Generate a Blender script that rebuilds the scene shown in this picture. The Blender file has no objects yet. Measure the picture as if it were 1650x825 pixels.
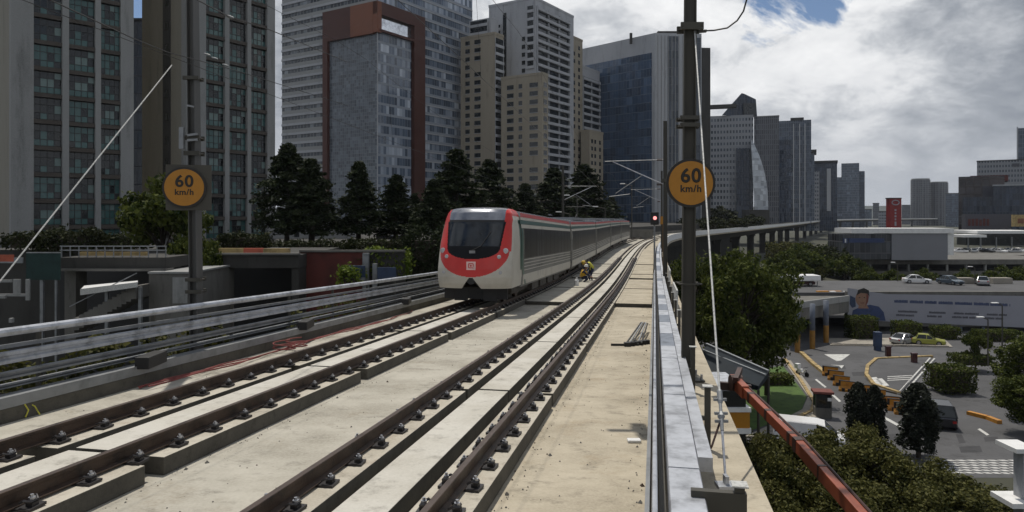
import bpy, bmesh, math, random
import numpy as np
from mathutils import Vector, Matrix, Euler
R = math.radians
random.seed(7); rng = np.random.default_rng(7)
S = bpy.context.scene
C = S.collection

# ------------------------------------------------------------------ camera, sky, sun, exposure
FPX, CX, HY = 1150.0, 825.0, 347.0            # focal length / principal column / horizon row of the 1650 px wide photograph
cam = bpy.data.cameras.new('camera'); co = bpy.data.objects.new('camera', cam); C.objects.link(co)
cam.sensor_width = 36.0; cam.lens = FPX / 1650 * 36.0
cam.shift_y = -(412.5 - HY) / 1650
cam.clip_start = 0.1; cam.clip_end = 9000
co.location = (0, 0, 0); co.rotation_euler = (R(90), 0, 0)
S.camera = co

SUN_EL, SUN_AZ = 68.0, math.degrees(math.atan2(-0.32, 0.947))   # azimuth from +Y towards +X
w = bpy.data.worlds.new('World'); S.world = w; w.use_nodes = True
nt = w.node_tree; nt.nodes.clear()
def wn(t, **k):
    n = nt.nodes.new(t)
    for a, b in k.items(): setattr(n, a, b)
    return n
def wl(a, b): nt.links.new(a, b)
def wmath(op, a, b=None):
    n = wn('ShaderNodeMath', operation=op)
    for i, v in enumerate((a, b)):
        if v is None: continue
        if isinstance(v, (int, float)): n.inputs[i].default_value = v
        else: wl(v, n.inputs[i])
    return n.outputs[0]
def wramp(fac, stops):
    n = wn('ShaderNodeValToRGB'); cr = n.color_ramp
    while len(cr.elements) < len(stops): cr.elements.new(0.5)
    for e, (p, c) in zip(cr.elements, stops):
        e.position = p; e.color = c if len(c) == 4 else (*c, 1)
    wl(fac, n.inputs[0]); return n.outputs[0]
sky = wn('ShaderNodeTexSky', sky_type='NISHITA'); sky.sun_disc = False
sky.sun_elevation = R(SUN_EL); sky.sun_rotation = R(SUN_AZ); sky.altitude = 2300; sky.dust_density = 1.5
bg1 = wn('ShaderNodeBackground'); bg1.inputs[1].default_value = 0.085; wl(sky.outputs[0], bg1.inputs[0])
tc = wn('ShaderNodeTexCoord'); sep = wn('ShaderNodeSeparateXYZ'); wl(tc.outputs['Generated'], sep.inputs[0])
zz = wmath('ADD', wmath('MAXIMUM', sep.outputs[2], 0.0), 0.42)
comb = wn('ShaderNodeCombineXYZ'); wl(wmath('DIVIDE', sep.outputs[0], zz), comb.inputs[0]); wl(wmath('DIVIDE', sep.outputs[1], zz), comb.inputs[1])
def wnoise(scale, detail, rough, off, dist=0.0):
    m = wn('ShaderNodeMapping'); m.inputs['Location'].default_value = off; wl(comb.outputs[0], m.inputs[0])
    n = wn('ShaderNodeTexNoise'); n.inputs['Scale'].default_value = scale; n.inputs['Detail'].default_value = detail
    n.inputs['Roughness'].default_value = rough; n.inputs['Distortion'].default_value = dist
    wl(m.outputs[0], n.inputs['Vector']); return n.outputs['Fac']
n_big = wnoise(1.5, 3, 0.5, (9.5, 4.0, 0)); n_fine = wnoise(4.6, 10, 0.60, (2.3, 1.2, 0), 0.35); n_wisp = wnoise(13.0, 7, 0.62, (7, 2, 0), 0.4)
def lobe(px, py, c0, c1):            # 1 towards a direction of the sky, 0 away from it
    v = Vector(((px - CX) / FPX, 1.0, (HY - py) / FPX)).normalized(); n = wn('ShaderNodeVectorMath', operation='DOT_PRODUCT'); wl(tc.outputs['Generated'], n.inputs[0]); n.inputs[1].default_value = v
    r = wn('ShaderNodeMapRange'); r.interpolation_type = 'SMOOTHSTEP'; r.inputs[1].default_value = c0; r.inputs[2].default_value = c1; wl(n.outputs['Value'], r.inputs[0]); return r.outputs[0]
shade = wmath('ADD', wmath('MULTIPLY', n_big, 0.40), wmath('ADD', wmath('MULTIPLY', n_fine, 0.44), wmath('MULTIPLY', n_wisp, 0.16)))
shade = wmath('ADD', shade, wmath('MULTIPLY', lobe(1130, 120, 0.88, 0.985), 0.120))
shade = wmath('ADD', shade, wmath('MULTIPLY', lobe(1720, 110, 0.955, 0.998), -0.095))
ccol = wramp(shade, [(0.37, (0.15, 0.175, 0.215)), (0.46, (0.30, 0.325, 0.365)), (0.535, (0.53, 0.55, 0.58)), (0.585, (0.74, 0.75, 0.765)), (0.66, (0.86, 0.865, 0.87))])
low = wramp(sep.outputs[2], [(0.0, (1, 1, 1)), (0.04, (0.80, 0.80, 0.80)), (0.15, (0.12, 0.12, 0.12)), (0.24, (0, 0, 0))])
mixl = wn('ShaderNodeMix', data_type='RGBA'); wl(low, mixl.inputs[0]); wl(ccol, mixl.inputs[6]); mixl.inputs[7].default_value = (0.42, 0.445, 0.485, 1)
bg2 = wn('ShaderNodeBackground'); bg2.inputs[1].default_value = 1.10; wl(mixl.outputs[2], bg2.inputs[0])
hv = wmath('ADD', wmath('MULTIPLY_ADD' if False else 'MULTIPLY', wnoise(2.4, 10, 0.66, (5.3, 0.2, 0), 0.4), 1.0), wmath('MULTIPLY', sep.outputs[2], -0.12))
hv = wmath('ADD', hv, wmath('MULTIPLY', lobe(1250, 230, 0.80, 0.94), 0.16))
hv = wmath('ADD', hv, wmath('MULTIPLY', lobe(1290, -14, 0.993, 0.9999), -0.21))
hv = wmath('ADD', hv, wmath('MULTIPLY', lobe(222, -5, 0.985, 0.999), -0.30))
hole = wramp(hv, [(0.34, (0, 0, 0)), (0.42, (1, 1, 1))])
mx = wn('ShaderNodeMixShader'); wl(hole, mx.inputs[0]); wl(bg1.outputs[0], mx.inputs[1]); wl(bg2.outputs[0], mx.inputs[2])
wo = wn('ShaderNodeOutputWorld'); wl(mx.outputs[0], wo.inputs[0])

sd = bpy.data.lights.new('sun', 'SUN'); so = bpy.data.objects.new('sun', sd); C.objects.link(so)
sd.energy = 3.2; sd.angle = R(0.53); sd.color = (1.0, 0.94, 0.84)
_d = Vector((math.sin(R(SUN_AZ)) * math.cos(R(SUN_EL)), math.cos(R(SUN_AZ)) * math.cos(R(SUN_EL)), math.sin(R(SUN_EL))))
so.rotation_euler = _d.to_track_quat('Z', 'Y').to_euler(); so.location = _d * 100
vs = S.view_settings; vs.view_transform = 'Standard'; vs.look = 'None'; vs.exposure = 0.0; vs.gamma = 1.0; vs.use_curve_mapping = False
S.render.resolution_x, S.render.resolution_y = 1024, 512
HAZE = 0.00006
S.cycles.max_bounces = 6; S.cycles.transparent_max_bounces = 8; S.cycles.volume_bounces = 0

# ------------------------------------------------------------------ materials
def nodes_of(name):
    m = bpy.data.materials.new(name); m.use_nodes = True
    t = m.node_tree; b = t.nodes['Principled BSDF']; return m, t, b
def mat(name, col, rough=0.7, metal=0.0, var=0.25, scale=3.0, col2=None, bump=0.0, spec=None, stretch=(1, 1, 1), coords='Object', detail=6, emit=None, trans=0.0):
    """noise-mottled principled surface; col2 is the colour of stains / wear"""
    m, t, b = nodes_of(name)
    tcn = t.nodes.new('ShaderNodeTexCoord'); mp = t.nodes.new('ShaderNodeMapping'); mp.inputs['Scale'].default_value = stretch
    t.links.new(tcn.outputs[coords], mp.inputs[0])
    n = t.nodes.new('ShaderNodeTexNoise'); n.inputs['Scale'].default_value = scale; n.inputs['Detail'].default_value = detail; n.inputs['Roughness'].default_value = 0.62
    t.links.new(mp.outputs[0], n.inputs['Vector'])
    r = t.nodes.new('ShaderNodeValToRGB'); e = r.color_ramp.elements
    c2 = col2 if col2 else tuple(c * (1 - var) for c in col)
    c1 = tuple(min(1, c * (1 + var * 0.35)) for c in col)
    e[0].position, e[1].position = 0.33, 0.64
    e[0].color, e[1].color = (*c2, 1), (*c1, 1)
    mid = r.color_ramp.elements.new(0.5); mid.color = (*col, 1)
    t.links.new(n.outputs['Fac'], r.inputs[0]); t.links.new(r.outputs[0], b.inputs['Base Color'])
    b.inputs['Roughness'].default_value = rough; b.inputs['Metallic'].default_value = metal
    if spec is not None: b.inputs['Specular IOR Level'].default_value = spec
    if bump:
        bp = t.nodes.new('ShaderNodeBump'); bp.inputs['Strength'].default_value = bump; bp.inputs['Distance'].default_value = 0.02
        n2 = t.nodes.new('ShaderNodeTexNoise'); n2.inputs['Scale'].default_value = scale * 9; n2.inputs['Detail'].default_value = 4
        t.links.new(mp.outputs[0], n2.inputs['Vector']); t.links.new(n2.outputs['Fac'], bp.inputs['Height']); t.links.new(bp.outputs[0], b.inputs['Normal'])
    if emit:
        b.inputs['Emission Color'].default_value = (*emit[0], 1); b.inputs['Emission Strength'].default_value = emit[1]
    return m
def concrete(name, col, stain, scale=0.8, bump=0.35, streak=(1, 1, 1), rust=None):
    """concrete: broad stains, fine grain, small dark blots"""
    m, t, b = nodes_of(name); L = t.links.new
    tcn = t.nodes.new('ShaderNodeTexCoord'); mp = t.nodes.new('ShaderNodeMapping'); mp.inputs['Scale'].default_value = streak
    L(tcn.outputs['Object'], mp.inputs[0])
    def nz(sc, de, ro, v=None):
        n = t.nodes.new('ShaderNodeTexNoise'); n.inputs['Scale'].default_value = sc; n.inputs['Detail'].default_value = de; n.inputs['Roughness'].default_value = ro
        L(v or tcn.outputs['Object'], n.inputs['Vector']); return n.outputs['Fac']
    def rmp(f, p0, p1):
        r = t.nodes.new('ShaderNodeMapRange'); r.inputs[1].default_value = p0; r.inputs[2].default_value = p1; L(f, r.inputs[0]); return r.outputs[0]
    def mix(f, a, c, k=1.0):
        mn = t.nodes.new('ShaderNodeMix'); mn.data_type = 'RGBA'
        mm = t.nodes.new('ShaderNodeMath'); mm.operation = 'MULTIPLY'; mm.inputs[1].default_value = k; L(f, mm.inputs[0]); L(mm.outputs[0], mn.inputs[0])
        for v, i in ((a, 6), (c, 7)):
            if isinstance(v, tuple): mn.inputs[i].default_value = (*v, 1)
            else: L(v, mn.inputs[i])
        return mn.outputs[2]
    a = mix(rmp(nz(scale, 8, 0.68, mp.outputs[0]), 0.40, 0.66), col, stain)
    if rust: a = mix(rmp(nz(scale * 1.9, 6, 0.7), 0.55, 0.72), a, rust, 0.55)
    a = mix(rmp(nz(scale * 4.5, 5, 0.7, mp.outputs[0]), 0.54, 0.70), a, tuple(s * 0.5 for s in stain), 0.7)
    a = mix(rmp(nz(scale * 45, 3, 0.6), 0.35, 0.7), a, tuple(min(1, c * 1.18) for c in col), 0.4)
    L(a, b.inputs['Base Color']); b.inputs['Roughness'].default_value = 0.88
    bp = t.nodes.new('ShaderNodeBump'); bp.inputs['Strength'].default_value = bump; bp.inputs['Distance'].default_value = 0.012
    L(nz(scale * 25, 5, 0.65), bp.inputs['Height']); L(bp.outputs[0], b.inputs['Normal'])
    return m
def curtain(name, glass, frame, blind, pw=1.5, fh=3.4, lw=0.06, lh=0.22, pb=0.3, rough=0.12, spec=0.5, big=None):
    """glazed facade laid out in metres on the facade's own UV: panes with their own tint, mullions, spandrel bands"""
    m, t, b = nodes_of(name); L = t.links.new
    uv = t.nodes.new('ShaderNodeUVMap'); sp = t.nodes.new('ShaderNodeSeparateXYZ'); L(uv.outputs[0], sp.inputs[0])
    def mt(op, a, c=None):
        n = t.nodes.new('ShaderNodeMath'); n.operation = op
        for i, v in enumerate((a, c)):
            if v is None: continue
            if isinstance(v, (int, float)): n.inputs[i].default_value = v
            else: L(v, n.inputs[i])
        return n.outputs[0]
    u = mt('DIVIDE', sp.outputs[0], pw); v = mt('DIVIDE', sp.outputs[1], fh)
    cu = t.nodes.new('ShaderNodeCombineXYZ'); L(mt('FLOOR', u), cu.inputs[0]); L(mt('FLOOR', v), cu.inputs[1])
    wnz = t.nodes.new('ShaderNodeTexWhiteNoise'); wnz.noise_dimensions = '2D'; L(cu.outputs[0], wnz.inputs['Vector'])
    cu2 = t.nodes.new('ShaderNodeCombineXYZ'); L(mt('FLOOR', mt('DIVIDE', u, 3.0)), cu2.inputs[0]); L(mt('FLOOR', v), cu2.inputs[1])
    wn2 = t.nodes.new('ShaderNodeTexWhiteNoise'); wn2.noise_dimensions = '2D'; L(cu2.outputs[0], wn2.inputs['Vector'])
    r = t.nodes.new('ShaderNodeValToRGB'); L(mt('ADD', mt('MULTIPLY', wnz.outputs['Value'], 0.55), mt('MULTIPLY', wn2.outputs['Value'], 0.45)), r.inputs[0])
    e = r.color_ramp.elements; e[0].position = 0.2; e[0].color = (*[g * 0.5 for g in glass], 1); e[1].position = 0.95; e[1].color = (*blind, 1)
    q = e.new(max(0.3, 0.9 - pb)); q.color = (*glass, 1)
    line = mt('MAXIMUM', mt('LESS_THAN', mt('FRACT', u), lw / pw), mt('LESS_THAN', mt('FRACT', v), lh / fh))
    mx_ = t.nodes.new('ShaderNodeMix'); mx_.data_type = 'RGBA'; L(line, mx_.inputs[0]); L(r.outputs[0], mx_.inputs[6]); mx_.inputs[7].default_value = (*frame, 1)
    L(mx_.outputs[2], b.inputs['Base Color'])
    rr = mt('ADD', mt('MULTIPLY', line, 0.5), rough); L(rr, b.inputs['Roughness'])
    b.inputs['Specular IOR Level'].default_value = spec
    bp = t.nodes.new('ShaderNodeBump'); bp.inputs['Strength'].default_value = 0.6; bp.inputs['Distance'].default_value = 0.08; L(line, bp.inputs['Height'])
    # panes are never perfectly flat: each leans a little, so reflections break up
    nrm = t.nodes.new('ShaderNodeNewGeometry'); vm = t.nodes.new('ShaderNodeVectorMath'); vm.operation = 'SUBTRACT'; vm.inputs[1].default_value = (0.5, 0.5, 0.5); L(wnz.outputs['Color'], vm.inputs[0])
    sc = t.nodes.new('ShaderNodeVectorMath'); sc.operation = 'SCALE'; sc.inputs['Scale'].default_value = 0.045; L(vm.outputs[0], sc.inputs[0])
    ad = t.nodes.new('ShaderNodeVectorMath'); ad.operation = 'ADD'; L(bp.outputs[0], ad.inputs[0]); L(sc.outputs[0], ad.inputs[1])
    no = t.nodes.new('ShaderNodeVectorMath'); no.operation = 'NORMALIZE'; L(ad.outputs[0], no.inputs[0]); L(no.outputs[0], b.inputs['Normal'])
    return m
def leafmat(name, dark, light, trans=0.25):
    m, t, b = nodes_of(name); L = t.links.new
    geo = t.nodes.new('ShaderNodeNewGeometry'); oi = t.nodes.new('ShaderNodeObjectInfo'); tcn = t.nodes.new('ShaderNodeTexCoord')
    n = t.nodes.new('ShaderNodeTexNoise'); n.inputs['Scale'].default_value = 0.9; n.inputs['Detail'].default_value = 3; L(tcn.outputs['Object'], n.inputs['Vector'])
    ad = t.nodes.new('ShaderNodeMath'); ad.operation = 'MULTIPLY_ADD'; L(geo.outputs['Random Per Island'], ad.inputs[0]); ad.inputs[1].default_value = 0.5; L(n.outputs['Fac'], ad.inputs[2])
    r = t.nodes.new('ShaderNodeValToRGB'); e = r.color_ramp.elements; e[0].position = 0.45; e[0].color = (*dark, 1); e[1].position = 0.95; e[1].color = (*light, 1)
    L(ad.outputs[0], r.inputs[0]); L(r.outputs[0], b.inputs['Base Color']); b.inputs['Roughness'].default_value = 0.6; b.inputs['Specular IOR Level'].default_value = 0.08
    tr = t.nodes.new('ShaderNodeBsdfTranslucent'); L(r.outputs[0], tr.inputs[0]); mxs = t.nodes.new('ShaderNodeMixShader'); mxs.inputs[0].default_value = trans
    L(b.outputs[0], mxs.inputs[1]); L(tr.outputs[0], mxs.inputs[2]); L(mxs.outputs[0], t.nodes['Material Output'].inputs[0])
    return m

M = {}
M['deck'] = concrete('deck concrete', (0.44, 0.39, 0.30), (0.26, 0.225, 0.165), 0.75, 0.4, (0.8, 1.1, 1), (0.24, 0.175, 0.10))
M['deck_grey'] = concrete('grey deck concrete', (0.43, 0.405, 0.345), (0.25, 0.23, 0.185), 0.6, 0.4, (0.9, 1.1, 1), (0.21, 0.17, 0.115))
M['galv_dark'] = mat('darker galvanised steel', (0.20, 0.225, 0.27), 0.5, 0.5, var=0.4, scale=5)  # darker blue grey tone for some of the tray lids
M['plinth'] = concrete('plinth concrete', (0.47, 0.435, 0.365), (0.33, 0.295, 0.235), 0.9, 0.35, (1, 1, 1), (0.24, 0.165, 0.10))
M['shade_conc'] = concrete('shade-darkened concrete', (0.095, 0.088, 0.072), (0.05, 0.046, 0.038), 1.2, 0.3, (1, 1, 1))  # side faces and kerb: shade is put into this dark colour
M['slab'] = concrete('slab concrete', (0.50, 0.48, 0.43), (0.37, 0.345, 0.29), 0.7, 0.3)
M['grey_conc'] = concrete('grey concrete', (0.14, 0.136, 0.124), (0.085, 0.08, 0.072), 0.5, 0.3, (1, 1, 0.3))
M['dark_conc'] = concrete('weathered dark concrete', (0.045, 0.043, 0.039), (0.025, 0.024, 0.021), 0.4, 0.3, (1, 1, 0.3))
M['pale_conc'] = concrete('pale facade concrete', (0.265, 0.268, 0.262), (0.21, 0.213, 0.207), 0.15, 0.1, (1, 1, 0.15))
M['olive_conc'] = concrete('olive facade render', (0.235, 0.22, 0.18), (0.19, 0.175, 0.14), 0.15, 0.1, (1, 1, 0.15))
M['win_frame'] = mat('dark window frame', (0.03, 0.03, 0.03), 0.5, scale=3)
M['spandrel'] = mat('brown spandrel', (0.062, 0.052, 0.042), 0.7, scale=0.6)
M['tan'] = concrete('tan render', (0.30, 0.265, 0.205), (0.25, 0.22, 0.17), 0.08, 0.05, (1, 1, 0.2))
M['white_wall'] = concrete('greyish white render', (0.37, 0.38, 0.40), (0.31, 0.32, 0.335), 0.08, 0.05, (1, 1, 0.2))
M['rail'] = mat('rusty rail steel', (0.062, 0.040, 0.028), 0.55, 0.35, col2=(0.025, 0.018, 0.014), scale=5, bump=0.2)
M['railtop'] = mat('worn rail head', (0.13, 0.10, 0.085), 0.38, 0.7, scale=4)
M['clip'] = mat('dark spring steel', (0.035, 0.033, 0.035), 0.45, 0.4, scale=20)
M['bolt'] = mat('bright zinc bolt', (0.42, 0.43, 0.46), 0.35, 0.8, scale=20)
M['galv'] = mat('galvanised steel', (0.47, 0.49, 0.53), 0.46, 0.55, var=0.42, scale=3.5, bump=0.08)
M['galv_dull'] = mat('dull galvanised steel', (0.24, 0.25, 0.26), 0.5, 0.5, var=0.3, scale=2.5)
M['mast'] = mat('painted mast steel', (0.060, 0.056, 0.045), 0.55, 0.2, var=0.25, scale=1.5, stretch=(1, 1, 0.2))
M['mast_pale'] = mat('pale mast steel', (0.095, 0.094, 0.09), 0.5, 0.3, var=0.2, scale=1.5, stretch=(1, 1, 0.2))
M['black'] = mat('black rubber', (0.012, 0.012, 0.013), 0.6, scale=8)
M['wire'] = mat('dark catenary wire', (0.03, 0.028, 0.026), 0.5, 0.5, scale=8)
M['strand'] = mat('pale galvanised strand', (0.50, 0.50, 0.48), 0.5, 0.3, var=0.4, scale=25)
M['cream'] = mat('cream train paint', (0.46, 0.435, 0.375), 0.45, var=0.08, scale=0.8, col2=(0.38, 0.355, 0.30))
M['silver_side'] = mat('pale grey train side', (0.19, 0.185, 0.168), 0.55, 0.0, var=0.4, spec=0.15, scale=1.2, stretch=(0.3, 0.3, 3))
M['train_red'] = mat('red train paint', (0.50, 0.022, 0.016), 0.28, var=0.12, scale=1.2)
M['train_green'] = mat('dark green train paint', (0.012, 0.075, 0.055), 0.3, var=0.15, scale=1.2)
M['train_glass'] = mat('black train glass', (0.012, 0.013, 0.015), 0.30, var=0.2, scale=1, spec=0.10)
M['screen_glass'] = mat('windscreen glass', (0.020, 0.025, 0.032), 0.06, var=0.6, scale=1.5, spec=0.45)
M['fairing'] = mat('metallic roof fairing', (0.24, 0.25, 0.28), 0.20, 0.7, var=0.3, scale=2.5)
M['lamp'] = mat('clear lamp lens', (0.42, 0.42, 0.43), 0.15, 0.2, var=0.3, scale=20)
M['emblem'] = mat('pink white emblem', (0.72, 0.50, 0.48), 0.4, scale=10)
M['under'] = mat('dusty underframe', (0.05, 0.043, 0.034), 0.8, var=0.5, scale=3)
M['sign_face'] = mat('amber sign sheeting', (0.39, 0.165, 0.006), 0.45, var=0.10, scale=4)
M['sign_black'] = mat('black sign print', (0.012, 0.010, 0.008), 0.5, scale=9)
M['asphalt'] = concrete('asphalt', (0.082, 0.082, 0.086), (0.048, 0.048, 0.05), 0.14, 0.4)
M['earth'] = mat('dry scrub ground', (0.045, 0.046, 0.030), 0.95, scale=0.05, col2=(0.022, 0.028, 0.014))
M['pave'] = concrete('pavement', (0.30, 0.275, 0.235), (0.22, 0.20, 0.17), 0.25, 0.3)
M['grass'] = mat('mown grass', (0.060, 0.110, 0.020), 0.95, scale=1.2, col2=(0.035, 0.07, 0.014), bump=0.8)
M['paint'] = mat('worn white road paint', (0.50, 0.50, 0.48), 0.75, var=0.35, scale=2.5)
M['kerb_yellow'] = mat('yellow kerb paint', (0.36, 0.26, 0.11), 0.75, var=0.5, scale=1.1)
M['orange_block'] = mat('orange plastic barrier', (0.46, 0.20, 0.02), 0.5, var=0.3, scale=2)
M['white'] = mat('white paint', (0.70, 0.70, 0.69), 0.5, var=0.12, scale=1.5)
M['boom'] = mat('orange red boom paint', (0.26, 0.060, 0.026), 0.42, var=0.25, scale=2.2)
M['boom_dark'] = mat('boom dark fittings', (0.05, 0.022, 0.016), 0.5, var=0.4, scale=3)
M['bark'] = mat('bark', (0.050, 0.040, 0.030), 0.95, var=0.5, scale=6, bump=0.6, stretch=(1, 1, 0.25))
M['leaf'] = leafmat('broad leaves', (0.013, 0.026, 0.006), (0.095, 0.112, 0.025))
M['leaf_olive'] = leafmat('olive leaves', (0.016, 0.023, 0.006), (0.115, 0.112, 0.035))
M['leaf_dim'] = leafmat('dull dark leaves', (0.012, 0.018, 0.007), (0.040, 0.045, 0.018), 0.12)
M['leaf_bright'] = leafmat('bright leaves', (0.05, 0.085, 0.012), (0.15, 0.19, 0.03))
M['needle'] = leafmat('dark needles', (0.007, 0.012, 0.006), (0.032, 0.042, 0.017), 0.10)
M['cypress'] = leafmat('dark cypress sprays', (0.012, 0.015, 0.012), (0.035, 0.04, 0.028), 0.1)
M['maroon'] = mat('maroon wall paint', (0.095, 0.020, 0.015), 0.8, var=0.4, scale=0.7)
M['glass_dark'] = mat('dark window glass', (0.016, 0.020, 0.022), 0.12, var=0.4, scale=1.0, spec=0.5)
M['glass_teal'] = mat('teal window glass', (0.050, 0.112, 0.108), 0.14, var=0.25, scale=1.0, spec=0.5)
M['glass_blind'] = mat('pale blind behind glass', (0.13, 0.19, 0.18), 0.3, var=0.2, scale=1.0)
M['mirror_glass'] = mat('mirror glass', (0.62, 0.65, 0.70), 0.12, 0.9, var=0.4, scale=0.5)
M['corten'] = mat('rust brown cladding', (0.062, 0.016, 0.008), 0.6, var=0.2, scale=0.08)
M['corten_lit'] = mat('lit rust brown cladding', (0.17, 0.056, 0.024), 0.6, var=0.2, scale=0.08)  # same cladding with the lit tone put into its colour
M['skin'] = mat('skin', (0.25, 0.14, 0.09), 0.6, scale=6)
M['navy'] = mat('navy work clothes', (0.02, 0.025, 0.055), 0.85, var=0.3, scale=9)
M['hivis'] = mat('amber safety vest', (0.62, 0.36, 0.03), 0.75, var=0.2, scale=9)
M['hivis2'] = mat('yellow safety vest', (0.48, 0.45, 0.06), 0.75, var=0.2, scale=9)
M['helmet'] = mat('pale helmet', (0.60, 0.58, 0.52), 0.35, scale=6)
M['helmet_y'] = mat('yellow helmet', (0.55, 0.38, 0.05), 0.35, scale=6)
M['red_cable'] = mat('red cable sheath', (0.20, 0.045, 0.04), 0.75, scale=6)
M['net_green'] = mat('dark green netting', (0.012, 0.035, 0.032), 0.85, var=0.3, scale=2)
M['orange_net'] = mat('orange red sheet', (0.42, 0.10, 0.055), 0.75, var=0.3, scale=1)
M['red_signal'] = mat('red signal lens', (0.9, 0.25, 0.25), 0.3, emit=((1.0, 0.32, 0.30), 1.6))
M['red_pylon'] = mat('red pylon cladding', (0.20, 0.010, 0.010), 0.4, var=0.2, scale=0.5)
M['banner'] = mat('pale grey banner', (0.27, 0.275, 0.31), 0.8, var=0.08, scale=0.3)
M['board_grey'] = mat('blank grey billboard', (0.19, 0.195, 0.215), 0.7, var=0.06, scale=0.2)
M['ink_blue'] = mat('blue lettering', (0.035, 0.055, 0.13), 0.8, scale=2)
M['ink_grey'] = mat('grey lettering', (0.07, 0.07, 0.085), 0.8, scale=2)
M['shed_blue'] = mat('dark slate sheet', (0.012, 0.018, 0.024), 0.75, scale=2, spec=0.2)
M['blue_panel'] = mat('blue panel', (0.02, 0.04, 0.09), 0.5, scale=2)
M['car_black'] = mat('black car paint', (0.012, 0.013, 0.015), 0.2, spec=0.6, scale=3)
M['car_white'] = mat('white car paint', (0.66, 0.66, 0.66), 0.25, spec=0.6, var=0.05, scale=3)
M['car_silver'] = mat('silver car paint', (0.36, 0.37, 0.38), 0.25, 0.5, var=0.05, scale=3)
M['car_yellow'] = mat('yellow green cab paint', (0.26, 0.27, 0.05), 0.3, var=0.05, scale=3)
M['car_dark'] = mat('dark red car paint', (0.05, 0.012, 0.014), 0.25, var=0.1, scale=3)
M['car_blue'] = mat('grey blue car paint', (0.09, 0.12, 0.15), 0.25, 0.3, var=0.1, scale=3)
M['tyre'] = mat('tyre', (0.018, 0.018, 0.018), 0.85, scale=9)
M['hub'] = mat('wheel rim', (0.30, 0.30, 0.31), 0.35, 0.7, scale=9)
M['tail'] = mat('tail lamp', (0.30, 0.01, 0.01), 0.3, scale=9)
M['brick_red'] = mat('brownish red roof', (0.16, 0.05, 0.04), 0.8, var=0.3, scale=2)
M['col_blue'] = mat('grey blue column paint', (0.11, 0.13, 0.17), 0.7, var=0.2, scale=1)
M['col_orange'] = mat('orange yellow column paint', (0.26, 0.13, 0.02), 0.7, var=0.3, scale=1)
M['hill'] = mat('far hillside', (0.05, 0.06, 0.055), 0.95, var=0.4, scale=0.01)

# ------------------------------------------------------------------ helpers
class MB:
    def __init__(s): s.v, s.f, s.m = [], [], []
    def add(s, vs, fs, mi=0):
        o = len(s.v); s.v += [tuple(p) for p in vs]; s.f += [tuple(i + o for i in f) for f in fs]; s.m += [mi] * len(fs); return s
    def hexa(s, p, mi=0):       # 8 points: bottom ring then top ring
        return s.add(p, [(3, 2, 1, 0), (4, 5, 6, 7), (0, 1, 5, 4), (1, 2, 6, 5), (2, 3, 7, 6), (3, 0, 4, 7)], mi)
    def box(s, x0, x1, y0, y1, z0, z1, mi=0):
        return s.hexa([(x0, y0, z0), (x1, y0, z0), (x1, y1, z0), (x0, y1, z0), (x0, y0, z1), (x1, y0, z1), (x1, y1, z1), (x0, y1, z1)], mi)
    def prism(s, poly, z0, z1, mi=0):
        n = len(poly); vs = [(x, y, z0) for x, y in poly] + [(x, y, z1) for x, y in poly]
        return s.add(vs, [tuple(range(n - 1, -1, -1)), tuple(range(n, 2 * n))] + [(i, (i + 1) % n, n + (i + 1) % n, n + i) for i in range(n)], mi)
    def tube(s, pts, r, n=8, mi=0, cap=True):
        pts = [Vector(p) for p in pts]; rs = r if isinstance(r, (list, tuple)) else [r] * len(pts)
        rings = []; up = None
        for i, p in enumerate(pts):
            t = (pts[min(i + 1, len(pts) - 1)] - pts[max(i - 1, 0)]).normalized()
            a = t.orthogonal().normalized() if up is None else (up - t * up.dot(t)).normalized()
            up = a; b = t.cross(a)
            rings.append([p + (a * math.cos(2 * math.pi * k / n) + b * math.sin(2 * math.pi * k / n)) * rs[i] for k in range(n)])
        vs = [q for rg in rings for q in rg]; fs = []
        for i in range(len(pts) - 1):
            for k in range(n): fs.append((i * n + k, i * n + (k + 1) % n, (i + 1) * n + (k + 1) % n, (i + 1) * n + k))
        if cap: fs += [tuple(range(n - 1, -1, -1)), tuple((len(pts) - 1) * n + k for k in range(n))]
        return s.add(vs, fs, mi)
    def bar(s, a, b, w, h, mi=0, up=(0, 0, 1)):    # rectangular bar between two points
        a, b = Vector(a), Vector(b); t = (b - a).normalized(); u = Vector(up)
        if abs(t.dot(u)) > 0.98: u = Vector((0, 1, 0))
        x = t.cross(u).normalized(); y = x.cross(t).normalized(); x *= w / 2; y *= h / 2
        return s.hexa([a - x - y, a + x - y, b + x - y, b - x - y, a - x + y, a + x + y, b + x + y, b - x + y], mi)
    def disc(s, c, r, n, axis, th, mi=0):          # short cylinder, axis is a unit vector
        ax = Vector(axis); return s.tube([Vector(c) - ax * th / 2, Vector(c) + ax * th / 2], r, n, mi)
def wpos(o):
    p = Vector((0, 0, 0))
    while o is not None: p += Vector(o.location); o = o.parent
    return p
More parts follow.
